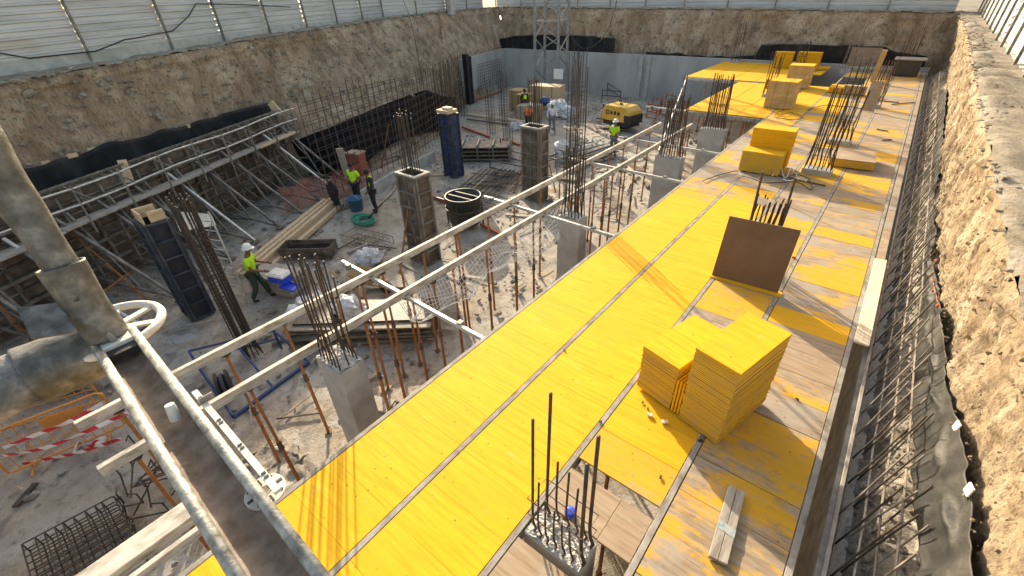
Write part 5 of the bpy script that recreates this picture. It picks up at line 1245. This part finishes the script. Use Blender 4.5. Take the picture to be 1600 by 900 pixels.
# orange props lying on the floor
for i, (a, b, l) in enumerate([((670, 305), (715, 322), 'red-brown tube lying on the floor behind the steel column form'), ((752, 350), (785, 368), 'red-brown tube lying on the floor right of the black tub'), ((722, 198), (765, 214), 'red-brown tube lying right of the upright blue form'), ((724, 162), (785, 142), 'dark red tube lying along the short left wall'), ((785, 218), (812, 226), 'red-brown tube lying before the farther brown form'), ((730, 186), (840, 200), 'long dark beam lying across the floor before the timber packs'), ((728, 178), (820, 190), 'long pale board lying across the floor before the timber packs')]):
    tag(MB().beam(P(*a, .08), P(*b, .08), .12, .12).build('lying_beam' if i > 4 else 'lying_tube', M['redsteel' if i < 5 else 'oldsteel' if i == 5 else 'palewood'], bevel=.01), l, 'beam' if i > 4 else 'tube')
# slatted shutter panels stacked
c = P(748, 250, 0); t = thing('shutter_stack', 'pile of grey ribbed shutter panels right of the upright blue form', 'panel stack', c, R(35))
for k in range(4):
    MB().box((0, .3, .10 + k * .2), (3.4, 1.2, .05)).build('panel', M['formframe'], t, world=False)
    for x in (-1.6, -.8, 0, .8, 1.6): MB().box((x, .3, .19 + k * .2), (.07, 1.24, .12)).build('panel_rib', M['oldsteel'], t, world=False)
# heap of shutters and boards below the open beams
c = P(575, 515, 0); t = thing('shutter_stack', 'pile of grey form panels under the open beams with white bags on it', 'panel stack', c, R(40))
for k in range(5):
    MB().box((.25 * noise.noise(V(k, 0, 0)), .1 * (k % 2), .06 + k * .11), (3.6, 1.25, .05), rng.uniform(-.06, .06)).build('panel', M['oldsteel' if k % 2 else 'formframe'], t, world=False)
    MB().box((.1, .05, .11 + k * .11), (3.5, .9, .05)).build('packing', M['black'], t, world=False)
for i, (px, py, z, rx, ry, rz, l) in enumerate([(545, 485, .6, .55, .4, .32, 'crumpled white sack on the form panel pile under the open beams'), (505, 492, .1, .7, .5, .3, 'big crumpled white sack on the floor behind the near column'), (578, 408, .1, .45, .4, .3, 'white sack on the floor beside the free end of the cross tube'), (480, 488, .1, .5, .6, .3, 'grey-white sack on the floor by the bench crate'), (880, 238, .3, .6, .6, .5, 'white big bag on the floor left of the very tall bars'), (880, 178, .2, .9, .7, .45, 'heap of white plastic sacks right of the crane foot'), (868, 172, .4, .6, .5, .5, 'pale blue-white sack heap at the crane foot'), (802, 200, .1, .3, .3, .25, 'small white sack before the timber packs, left'), (810, 198, .1, .35, .3, .25, 'small white sack before the timber packs, right')]):
    p = P(px, py, z); mb = MB()
    for k in range(7): mb.blob(p + V(rng.uniform(-.5, .5) * rx, rng.uniform(-.5, .5) * ry, rng.uniform(0, .5) * rz), (rx * .6, ry * .6, rz * .8), 14, .9, k + i * 9)
    o = mb.build('plastic_sack', M['bag'], smooth=False); tag(o, l, 'sack')
# wheelbarrow
c = P(577, 452, 0); t = thing('wheelbarrow', 'ochre wheelbarrow standing under the outer open beam', 'wheelbarrow', c, R(20))
mb = MB().add([(-.45, -.3, .6), (.45, -.3, .55), (.45, .3, .55), (-.45, .3, .6), (-.25, -.18, .32), (.28, -.18, .32), (.28, .18, .32), (-.25, .18, .32)], [(0, 1, 5, 4), (1, 2, 6, 5), (2, 3, 7, 6), (3, 0, 4, 7), (4, 5, 6, 7)]); mb.build('tray', M['ochreply'], t, world=False, solid=.01)
for y in (-.2, .2): MB().poly([V(-1.0, y * 1.4, .62), V(-.3, y, .33), V(.62, y * .3, .22)], .02, 6).build('handle', M['ochreply'], t, world=False); MB().tube((-.3, y, .33), (-.42, y * 1.2, 0), .018, 6).build('leg', M['ochreply'], t, world=False)
MB().lathe((.62, 0, .2), [(.12, -.04), (.2, -.05), (.21, 0), (.2, .05), (.12, .04)], 16, axis=(0, 1, 0)).build('wheel', M['rubber'], t, world=False, smooth=True)
# timber packs near the crane
for i, (x, y, w, d, h, m) in enumerate([(-21.6, 27.5, 1.3, 1.2, 1.35, 'ochreply'), (-20.3, 26.4, 1.0, 1.1, 1.3, 'ochreply'), (-20.0, 28.6, 2.4, 1.2, 1.6, 'timber'), (-19.0, 25.2, 1.4, 1.1, 1.0, 'tan')]):
    t = thing('timber_pack', ['ochre strapped pack of boards left of the crane foot, leftmost', 'ochre strapped pack of boards beside the worker in the lime vest', 'pale stacked boards piled behind the ochre packs', 'tan pallet load beside the worker in white'][i], 'timber pack', (x, y, 0), R(10))
    for k in range(int(h / .13)): MB().box((rng.uniform(-.01, .01), 0, .07 + k * .13), (w, d, .12)).build('board_layer', M[m], t, world=False)
    for u in (-w * .28, w * .28): MB().box((u, -d / 2 - .004, h / 2), (.04, .008, h)).build('strap', M['black'], t, world=False)
tag(MB().blob(P(851, 158, .9), (.35, .35, .3), 12, .2, 4).build('blue_drum', M['blue'], smooth=True), 'round blue drum standing by the crane foot', 'drum')
# scaffold tubes lying near the worker
c = P(905, 245, 0); t = thing('scaffold_pile', 'grey pile of scaffold frames and tubes beside the worker at the compressor', 'scaffold pile', c)
a, b = P(862, 262, 0), P(965, 232, 0); dd = (b - a).normalized(); nn = V(dd.y, -dd.x, 0)
for k in range(40):
    p = a.lerp(b, rng.uniform(0, .5)) + nn * rng.uniform(-1.1, 1.1) + V(0, 0, rng.uniform(.05, .5)); e = (dd + V(rng.uniform(-.12, .12), rng.uniform(-.12, .12), rng.uniform(-.03, .03))).normalized()
    MB().tube(p, p + e * rng.uniform(1.5, 3.0), .035, 5).build('tube', M['galv' if k % 3 == 0 else 'oldsteel'], t)
for i, (x, y, w, d, rz, l) in enumerate([(870, 275, 2.2, .6, .2, 'grey boards lying on the floor left of the very tall bars'), (985, 262, 1.2, .9, .5, 'sunlit tan sheet of ply lying beyond the open beams'), (615, 440, 1.6, .7, .7, 'grey board lying under the cross tube nearest the camera'), (965, 200, 2.4, .5, .1, 'dark board under the compressor'), (650, 520, 1.1, .4, .5, 'short pale board lying under the white net'), (595, 632, .5, .35, .4, 'small grey board beside the near concrete column')]):
    p = P(x, y, .05); tag(MB().box(p, (w, d, .05), rz).build('loose_board', M['tan' if i == 1 else 'oldwood']), l, 'board')
# red safety mesh and stuff before the far mesh end
t = thing('red_cabinet', 'dark red box standing before the open rebar mesh above the workers', 'box', P(558, 285, 0))
c = P(560, 292, 0); MB().box(c + V(-.6, .6, .8), (.7, .5, 1.0), .3).build('box_body', M['redsteel'], t, bevel=.02); MB().box(c + V(-.6, .6, 1.34), (.76, .56, .06), .3).build('lid', M['tan'], t)
o = MB().beam(P(530, 232, 2.2), P(548, 290, .3), .28, .06).build('leaning_plank', M['oldwood']); tag(o, 'grey plank leaning on the mesh left of the red box', 'plank')
def rednet(u, v):
    d = u * 5; pl = [(455, 345), (480, 340), (505, 328), (535, 325), (560, 318), (590, 300)]; i = min(int(d), 4); p = P(*pl[i], 0).lerp(P(*pl[i + 1], 0), d - i) + V(-.9, .3, 0)
    return p + V(-.5 * v, .2 * v, .02 + v * (.9 + .3 * noise.noise(p * 1.4))) + V(noise.noise(p * 2 + V(0, 0, v * 3)) * .2, 0, 0)
t = thing('debris_mesh', 'crumpled red-brown debris mesh along the foot of the bank by the braces', 'mesh', P(520, 325, 0)); mb = MB(); g = [[rednet(i / 60, j / 12) for j in range(13)] for i in range(61)]
for i in range(61): mb.poly(g[i], .012, 3)
for j in range(13): mb.poly([g[i][j] for i in range(61)], .012, 3)
mb.build('netting', M['redsteel'], t)
o = MB().blob(P(521, 303, .6), (.22, .16, .5), 12, .9, 5).build('dark_jacket', M['darkcloth']); tag(o, 'dark jacket hung on the bars left of the workers', 'jacket')
tag(MB().poly([P(575, 345, .02) + V(-.1, .1, .05)] + catmull([P(x, y, 1.0) for x, y in [(597, 318), (615, 300), (628, 275), (625, 245), (600, 250)]], 4), .03, 5).build('hose', M['cable']), 'black hose looping before the open rebar mesh', 'hose')
# scraps: rods, rubble
for i, (a, b, l) in enumerate([((500, 405), (560, 372), 'thin rod on the floor below the rope'), ((432, 654), (500, 645), 'bent thin bar on the floor left of the near column'), ((23, 792), (56, 755), 'dark short board on the floor at the left margin'), ((555, 380), (620, 388), 'thin dark rod before the brown form')]):
    tag(MB().beam(P(*a, .03), P(*b, .03), .10 if i == 2 else .03, .03).build('loose_rod' if i != 2 else 'short_board', M['rebar']), l, 'rod' if i != 2 else 'board')
mb = MB()
for k in range(5200):
    x, y = rng.uniform(-22, -3), rng.uniform(-3, 34)
    f = noise.noise(V(x * .25, y * .25, 2)) 
    if f < -.05 + rng.uniform(-.2, .3): continue
    if x < -15.9 - (y + 1.9) * .45: continue
    s = rng.uniform(.015, .07) if rng.random() > .06 else rng.uniform(.07, .16)
    mb.blob((x, y, .0 + s * .2), (s, s * rng.uniform(.7, 1.4), s * .6), 5, .8, k)
tag(mb.build('floor_rubble', M['rubble'], origin=(-12, 12, 0)), 'stones, clods and concrete crumbs scattered over the pit floor', 'rubble', kind='stuff')
mb = MB()
for k in range(300):
    x, y = rng.uniform(-19, -4), rng.uniform(-2, 33); L = rng.uniform(.2, 1.3); a = rng.uniform(0, 3.14)
    if x < -15.5 - (y + 1.9) * .45: continue
    mb.beam((x, y, .03), (x + L * math.cos(a), y + L * math.sin(a), .03 + rng.uniform(0, .05)), rng.choice([.02, .02, .06, .12]), .025)
tag(mb.build('floor_litter', M['oldwood'], origin=(-12, 12, 0)), 'wood slivers, wire and offcuts littering the pit floor', 'litter', kind='stuff')
# paper bags crumpled below the deck corner
p = P(440, 740, .05); mb = MB()
mb.grid(lambda u, v: p + V((u - .5) * 1.5, (v - .5) * .9, .05 + .16 * abs(noise.noise(V(u * 5, v * 4, 2))) + .06 * abs(noise.noise(V(u * 14, v * 9, 5)))) + V(noise.noise(V(u * 4, v * 4, 8)), noise.noise(V(u * 4, v * 4, 11)), 0) * .25, 50, 34)
tag(mb.build('crumpled_tarp', M['rubble'], smooth=True), 'crumpled tan tarp on the floor below the near corner of the deck', 'tarp')

# ================================================================ ORANGE BARRIERS AND TAPE (lower left)
def barrier(pa, pb, label):
    a, b = P(*pa, 0), P(*pb, 0); t = thing('crowd_barrier', label, 'barrier', a); d = (b - a).normalized(); L = (b - a).length; up = V(0, 0, 1)
    mb = MB().poly([a + up * .12, a + up * 1.0, a + d * .08 + up * 1.06, b - d * .08 + up * 1.06, b + up * 1.0, b + up * .12, b - d * .05 + up * .1, a + d * .05 + up * .1], .022, 7, closed=True); mb.build('frame_tube', M['orange'], t)
    n = max(6, int(L / .16))
    for k in range(1, n): MB().tube(a + d * L * k / n + up * .1, a + d * L * k / n + up * 1.05, .008, 5).build('bar', M['orange'], t)
    for z in (.45, .75): MB().tube(a + up * z, b + up * z, .01, 5).build('cross_rail', M['orange'], t)
    c = a + d * L * .62
    MB().beam(c - d * .3 + up * .78, c + d * .3 + up * .78, .012, .32).build('sign_plate', M['orange'], t)
    for q in (a + d * .3, b - d * .3): MB().tube(q + V(-d.y, d.x, 0) * .25 + up * .02, q - V(-d.y, d.x, 0) * .25 + up * .02, .02, 6).build('foot', M['orange'], t)
barrier((-70, 700), (165, 630), 'orange barrier with an orange plate behind the striped tapes, farther row')
barrier((20, 745), (200, 668), 'orange barrier nearest the camera behind the striped tapes')
barrier((-120, 760), (10, 735), 'orange barrier running out of the left margin')
def tape(pts, z, label, w=.08):
    q = catmull([P(*p, z) for p in pts], 8); mb = MB(); vs = []
    for i, p in enumerate(q):
        tw = noise.noise(V(i * .2, z, 1)) * 1.2; vs += [p + V(math.sin(tw) * w / 2, 0, -math.cos(tw) * w / 2), p - V(math.sin(tw) * w / 2, 0, -math.cos(tw) * w / 2)]
    mb.add(vs, [(2 * i, 2 * i + 1, 2 * i + 3, 2 * i + 2) for i in range(len(q) - 1)]); tag(mb.build('barrier_tape', M['tape'], solid=.002), label, 'tape')
tape([(5, 700), (60, 678), (110, 658), (160, 630)], .9, 'red and white striped tape, topmost of the strands at lower left')
tape([(5, 712), (70, 700), (140, 672), (210, 640)], .8, 'red and white striped tape, second strand from the top at lower left')
tape([(35, 725), (90, 714), (130, 705), (190, 685)], .1, 'red and white striped tape lying low, third strand at lower left')
tape([(115, 708), (125, 690), (140, 698), (152, 688), (168, 684), (150, 696), (175, 692)], .12, 'knotted heap of red and white tape on the floor')
tape([(20, 755), (30, 762), (37, 762)], .05, 'short scrap of striped tape at the left margin')
# brick rubble behind the barriers
for i in range(24):
    p = P(20 + i * 6 + rng.uniform(-4, 4), 600 - i * .6 + rng.uniform(-14, 14), .08 + .1 * (i % 3))
    o = MB().box(p, (.5, .22, .2), rng.uniform(0, 1)).build('concrete_block', M['oldwood' if i % 2 else 'concrete'], bevel=.015); tag(o, 'grey concrete block behind the orange barriers, %s from the left' % NUM[i], 'block', 'concrete blocks behind the barriers')

# ================================================================ CHUTE AND PIPES IN THE FOREGROUND
ZC = 5.4
def G(px, py, z=ZC): return P(px, py, z)
t = thing('concrete_chute', 'dirty steel chute with two round side rails crossing the lower left foreground', 'chute', G(260, 650))
aL, bL = V(-3.45, -.03, ZC), V(-.75, -.085, ZC); aR, bR = V(-3.50, .175, ZC), V(-.6, .115, ZC)
MB().tube(aL, bL, .026, 14).build('side_rail', M['tubeold'], t, smooth=True); MB().tube(aR, bR, .026, 14).build('side_rail', M['tubeold'], t, smooth=True)
def trough(u, v):
    a = aL.lerp(bL, u); b = aR.lerp(bR, u); q = a.lerp(b, v); q.z -= .05 + .06 * math.sin(v * math.pi) ** .6; q.z += fbm(q * 9, 4) * .006; return q
MB().grid(trough, 160, 16).build('trough_bed', pm('chutebed', [(.12, .092, .072), (.22, .175, .14), (.32, .27, .225)], 9, .85, .1, bmp=.9, bscale=35, bdist=.006), t, smooth=True, solid=.004)
for a, b, s in ((aL, bL, -1), (aR, bR, 1)): MB().beam(a + V(.05, 0, -.05), b + V(0, 0, -.05), .008, .09).build('side_plate', M['oldsteel'], t)
MB().beam(aR + V(.95, .036, -.02), aR + V(1.92, .024, -.02), .03, .02).build('perforated_strip', M['wheelwhite'], t)
for k in range(4):
    for j in (-1, 1): MB().box(aR + V(1.05 + k * .25 + j * .014, .036 - .003 * k, -.008), (.011, .02, .006)).build('slot', M['black'], t)
MB().box(aL.lerp(aR, .5) + V(.02, 0, -.02), (.16, .24, .07)).build('end_plate', M['wheelwhite'], t, bevel=.008); MB().box(aL.lerp(aR, .5) + V(.13, 0, -.035), (.1, .16, .05)).build('end_slot', M['black'], t)
MB().tube(aL.lerp(aR, .45) + V(.05, 0, 0), aL.lerp(aR, .45) + V(-.12, -.02, .42), .022, 8).build('locking_bolt', M['oldsteel'], t)
MB().tube(aR + V(1.08, .02, .0), aR + V(1.08, .09, .0), .018, 8).build('side_bolt', M['oldsteel'], t)
def wheel(c, r, ax, label, spokes=6, tube_=.028, parent=None, mat='wheelwhite'):
    t = thing('hand_wheel', label, 'wheel', c); x, y, d = basis(V(*ax))
    pts = [V(0, 0, 0) + (x * math.cos(a) + y * math.sin(a)) * r for a in [2 * math.pi * k / 40 for k in range(40)]]
    MB().poly(pts, tube_, 10, closed=True).build('rim', M[mat], t, world=False, smooth=True)
    for k in range(spokes):
        a = 2 * math.pi * k / spokes + .3; e = x * math.cos(a) + y * math.sin(a); MB().beam(e * r * .2, e * r, .05, .018, up=d).build('spoke', M[mat], t, world=False)
    MB().lathe((0, 0, 0), [(.001, -.03), (r * .28, -.03), (r * .28, .03), (.001, .03)], 16, axis=d).build('hub', M[mat], t, world=False); return t
wheel(G(172, 515, 5.30), .31, (0, 0.0, 1), 'white spoked wheel lying under the upper end of the chute', 7, .03)
t = thing('rosette_plate', 'round white perforated plate under the chute rail beside the deck corner', 'plate', G(415, 768, 5.33)); c = V(0, 0, 0); mb = MB()
MB().lathe((0, 0, 0), [(.03, -.006), (.088, -.006), (.088, .006), (.03, .006), (.03, -.006)], 28).build('disc', M['wheelwhite'], t, world=False)
for k in range(8):
    a = k * math.pi / 4; MB().box((.06 * math.cos(a), .06 * math.sin(a), .007), (.04, .014, .004), a).build('slot', M['black'], t, world=False)
# inclined delivery pipe with collar and horizontal pipe
t = thing('delivery_pipe', 'dented grey concrete delivery pipe with a wide collar coming in at the left', 'pipe', G(150, 500))
p0 = G(168, 522, 5.42); ax = (ray(8, 285) * ((p0 - CAMPOS).length / ray(8, 285).length * .97) + CAMPOS) - p0
d0 = ax.normalized()
def pipe(a, b, ra, rb, name, mat, wob=.02, n=36, seg=40, cap=False):
    x, y, d = basis(b - a); vs = []
    for i in range(seg + 1):
        f = i / seg; c = a.lerp(b, f); r = ra + (rb - ra) * f
        for k in range(n):
            q = 2 * math.pi * k / n; e = x * math.cos(q) + y * math.sin(q); vs.append(c + e * (r + wob * noise.noise((c + e * .15) * 3.0)))
    fs = [(i * n + k, (i + 1) * n + k, (i + 1) * n + (k + 1) % n, i * n + (k + 1) % n) for i in range(seg) for k in range(n)]
    m_ = MB().add(vs, fs); return m_.build(name, M[mat], t, smooth=True, solid=.012)
pipe(p0 + d0 * .42, p0 + d0 * 2.4, .088, .115, 'pipe_wall', 'pipe', .03)
pipe(p0 - d0 * .02, p0 + d0 * .50, .098, .118, 'collar', 'pipe', .02)
MB().lathe(p0 + d0 * .28 + V(.085, -.03, .04), [(.001, .012), (.022, .012), (.026, 0)], 14, axis=(.6, -.5, .6)).build('bolt_head', M['formrust'], t)
t = thing('delivery_pipe', 'dirty blue-grey horizontal pipe entering from the left margin', 'pipe', G(60, 590))
e0 = G(150, 545, 5.25); e1 = G(-80, 640, 5.25)
pipe(e0, e1, .185, .175, 'pipe_wall', 'pipeblue', .04); pipe(e0 + (e0 - e1).normalized() * .12, e0 - (e0 - e1).normalized() * .35, .20, .20, 'sleeve', 'pipe', .02)
c = G(85, 505, 5.62); MB().add([c + V(-.16, -.10, .10), c + V(.05, -.12, -.02), c + V(.12, .06, -.05), c + V(-.09, .08, .07)], [(0, 1, 2, 3)]).build('flap', M['pipe'], t, solid=.015)
o = MB().lathe(G(276, 655, 5.34), [(.001, .0), (.030, .0), (.023, .095), (.001, .095)], 16, axis=(-.25, .1, 1)).build('plastic_cup', M['wheelwhite'], smooth=False); tag(o, 'small upturned off-white plastic cup lying on the chute bed', 'cup')

# ================================================================ PEOPLE
def skin(name, verts, edges, rad, mat, parent, sub=2):
    me = bpy.data.meshes.new(name); me.from_pydata([tuple(v) for v in verts], edges, []); o = bpy.data.objects.new(name, me); C.objects.link(o)
    sk = o.modifiers.new('skin', 'SKIN'); sk.use_smooth_shade = True
    if not me.skin_vertices: 
        bm = bmesh.new(); bm.from_mesh(me); bm.verts.layers.skin.verify(); bm.to_mesh(me); bm.free()
    for i, r in enumerate(rad): me.skin_vertices[0].data[i].radius = (r, r) if isinstance(r, (int, float)) else r
    me.skin_vertices[0].data[0].use_root = True
    s = o.modifiers.new('sub', 'SUBSURF'); s.levels = sub; s.render_levels = sub
    me.materials.append(M[mat]); o.parent = parent; return o
def person(loc, rz, label, top, trousers, helmet=None, pose=None, sleeves=True, hair=None, vest=None, scale=1.0):
    t = thing('person', label, 'person', loc, rz); t.scale = (scale,) * 3
    J = dict(pel=(0, 0, .94), sp=(0, .01, 1.14), ch=(0, .0, 1.36), nk=(0, .01, 1.50), hd0=(0, .025, 1.56), hd=(0, .03, 1.66), hdt=(0, .02, 1.73),
             ls=(-.19, 0, 1.42), le=(-.27, -.03, 1.14), lw=(-.27, .08, .90), rs=(.19, 0, 1.42), re=(.27, -.03, 1.14), rw=(.27, .08, .90),
             lh=(-.10, 0, .90), lk=(-.13, .03, .50), la=(-.14, -.02, .09), rh=(.10, 0, .90), rk=(.13, .03, .50), ra=(.14, -.02, .09))
    if pose: J.update(pose)
    J = {k: Vector(v) for k, v in J.items()}
    names = ['pel', 'sp', 'ch', 'nk', 'hd0', 'hd', 'hdt', 'ls', 'le', 'lw', 'rs', 're', 'rw', 'lh', 'lk', 'la', 'rh', 'rk', 'ra']; v = [J[n] for n in names]; ix = {n: i for i, n in enumerate(names)}
    e = [('pel', 'sp'), ('sp', 'ch'), ('ch', 'nk'), ('nk', 'hd0'), ('hd0', 'hd'), ('hd', 'hdt'), ('ch', 'ls'), ('ls', 'le'), ('le', 'lw'), ('ch', 'rs'), ('rs', 're'), ('re', 'rw'), ('pel', 'lh'), ('lh', 'lk'), ('lk', 'la'), ('pel', 'rh'), ('rh', 'rk'), ('rk', 'ra')]
    rad = {'pel': .135, 'sp': .12, 'ch': .135, 'nk': .055, 'hd0': .07, 'hd': .092, 'hdt': .075, 'ls': .06, 'le': .043, 'lw': .03, 'rs': .06, 're': .043, 'rw': .03, 'lh': .085, 'lk': .055, 'la': .04, 'rh': .085, 'rk': .055, 'ra': .04}
    ed = [(ix[a], ix[b]) for a, b in e]; rr = [rad[n] for n in names]
    hf = []
    for sd_, w0, w1 in ((-1, 'lw', 'le'), (1, 'rw', 're')):      # palms, fingers and thumbs
        d = (J[w0] - J[w1]).normalized(); s = d.cross(V(1, 0, 0)).normalized(); palm = J[w0] + d * .075; v.append(palm); rr.append(.033); ip = len(v) - 1; ed.append((ix[w0], ip))
        for k, L in enumerate((.075, .085, .08, .062)):
            b = palm + s * (k - 1.5) * .019 + d * .02; v.append(b + d * L * .5); v.append(b + d * L * .85 + V(0, .02, -.008)); rr += [.010, .009]; ed += [(ip, len(v) - 2), (len(v) - 2, len(v) - 1)]
        b = palm - d * .04; v.append(b - s * .045 + d * .02); v.append(b - s * .055 + d * .06); rr += [.011, .010]; ed += [(ip, len(v) - 2), (len(v) - 2, len(v) - 1)]
    skin('body', v, ed, rr, 'skin', t)
    mb = MB(); h = J['hd']; f = V(0, 1, 0)
    mb.blob(h + V(0, .095, -.02), (.014, .022, .022), 8, 0); mb.blob(h + V(0, .085, -.065), (.03, .012, .009), 8, 0)
    for s in (-1, 1): mb.blob(h + V(s * .093, 0, -.02), (.012, .025, .034), 8, 0); mb.blob(h + V(s * .034, .085, .005), (.013, .008, .008), 8, 0)
    mb.build('face_features', M['skin'], t, world=False, smooth=True)
    # shirt
    q = ['pel', 'sp', 'ch', 'ls', 'rs']; vv = [J['pel'] + V(0, 0, .03), J['sp'], J['ch'], J['ch'].lerp(J['nk'], .45), J['ls'], J['rs'], J['ls'].lerp(J['le'], .75 if sleeves == True else 1.0), J['rs'].lerp(J['re'], .75 if sleeves == True else 1.0)]
    ee = [(0, 1), (1, 2), (2, 3), (2, 4), (2, 5), (4, 6), (5, 7)]; r2 = [.155, .14, .155, .07, .085, .085, .062, .062]
    if sleeves == 'long': vv += [J['lw'].lerp(J['le'], .08), J['rw'].lerp(J['re'], .08)]; ee += [(6, 8), (7, 9)]; r2 += [.045, .045]
    skin('shirt', vv, ee, r2, top, t)
    if vest:
        skin('vest', [J['sp'] + V(0, 0, -.04), J['sp'] + V(0, 0, .08), J['ch'], J['ch'] + V(0, 0, .06)], [(0, 1), (1, 2), (2, 3)], [.165, .16, .175, .12], vest, t)
    vv = [J['pel'] + V(0, 0, .02), J['lh'], J['lk'], J['la'] + V(0, 0, .03), J['rh'], J['rk'], J['ra'] + V(0, 0, .03)]
    skin('trousers', vv, [(0, 1), (1, 2), (2, 3), (0, 4), (4, 5), (5, 6)], [.15, .105, .078, .065, .105, .078, .065], trousers, t)
    for a in ('la', 'ra'):
        p = J[a]; skin('boot', [p, p + V(0, .02, -.045), p + V(0, .15, -.05)], [(0, 1), (1, 2)], [.05, .05, .04], 'darkcloth', t)
    hh = J['hd']
    if helmet:
        hp = [(.001, .135), (.05, .130), (.09, .105), (.115, .06), (.122, .01), (.126, .0), (.15, -.005), (.15, -.012), (.12, -.012)]
        o = MB().lathe(hh + V(0, 0, .03), hp, 20).build('hard_hat', M[helmet], t, world=False, smooth=True)
        MB().blob(hh + V(0, .125, .022), (.09, .06, .008), 10, 0).build('hat_peak', M[helmet], o, world=False)
    else:
        MB().blob(hh + V(0, -.018, .03), (.104, .108, .105), 12, .12, 3).build('hair', M['darkcloth'], t, world=False)
    return t
def face_to(dx, dy): return math.atan2(-dx, dy)
p = P(411, 468, 0)
person(p, face_to(.55, .75), 'worker in lime T-shirt, dark green trousers and white hard hat reaching over the timber pile', 'lime', 'greencloth', 'helmet',
       dict(pel=(0, 0, .93), sp=(0, .02, 1.13), ch=(0, .05, 1.35), nk=(0, .08, 1.49), hd0=(0, .11, 1.55), hd=(0, .13, 1.65), hdt=(0, .12, 1.72), ls=(-.19, .06, 1.41), le=(-.24, .12, 1.14), lw=(-.2, .36, 1.08), rs=(.19, .06, 1.41), re=(.26, .10, 1.14), rw=(.22, .34, 1.04), lk=(-.12, .14, .51), la=(-.12, .20, .09), rk=(.12, .0, .49), ra=(.12, -.20, .10)))
# red stripe on that hard hat
p = P(569, 318, 0)
person(P(562, 320, 0), face_to(.3, -.9), 'bareheaded worker in lime T-shirt and dark trousers standing by the blue bucket', 'lime', 'darkcloth', None,
       dict(le=(-.30, -.06, 1.16), lw=(-.14, -.16, .98), re=(.30, -.06, 1.16), rw=(.14, -.16, .98), lk=(-.12, .06, .5), la=(-.16, .16, .09), rk=(.12, -.02, .5), ra=(.15, -.12, .09)), scale=1.0)
person(P(588, 331, 0), face_to(-.35, -.9), 'worker in dark long sleeves with a lime strap, right of the bareheaded one', 'darkcloth', 'darkcloth', None,
       dict(hd0=(0, .06, 1.55), hd=(0, .09, 1.63), hdt=(0, .08, 1.70), le=(-.27, .02, 1.14), lw=(-.2, .18, .98)), 'long', vest=None)
sb = None
person(P(957, 243, 0), face_to(.1, 1), 'worker in lime shirt and white hard hat seen from behind near the yellow compressor', 'lime', 'greycloth', 'helmet', dict(lw=(-.2, .2, .98), rw=(.2, .2, .98)))
person(P(862, 208, 0), face_to(.6, -.6), 'worker in white long-sleeved shirt and hard hat walking beyond the farther brown form', 'whitecloth', 'greycloth', 'helmet', dict(la=(-.14, .18, .09), ra=(.14, -.16, .09)), 'long')
person(P(826, 208, 0), face_to(-.2, 1), 'worker in orange shirt and white helmet bent beside the starter bars of the farther form', 'orangecloth', 'darkcloth', 'helmet',
       dict(ch=(0, .15, 1.3), nk=(0, .24, 1.42), hd0=(0, .27, 1.47), hd=(0, .32, 1.55), hdt=(0, .33, 1.62), ls=(-.19, .16, 1.34), rs=(.19, .16, 1.34)))
person(P(820, 182, 0), face_to(.8, -.4), 'worker in lime vest over dark clothes by the ochre timber packs', 'darkcloth', 'darkcloth', None, None, 'long', vest='lime')
for o in list(bpy.data.objects):
    if o.name.startswith('person') and 'strap' in str(o.get('label', '')):
        skin('vest', [Vector((-.10, .0, 1.08)), Vector((-.11, .02, 1.25)), Vector((-.09, .0, 1.42)), Vector((.02, -.02, 1.5))], [(0, 1), (1, 2), (2, 3)], [.10, .10, .095, .08], 'lime', o)
for o in bpy.data.objects:
    if o.get('label') and len(str(o['label']).split()) > 16: print('LONG', o.name, o['label'])
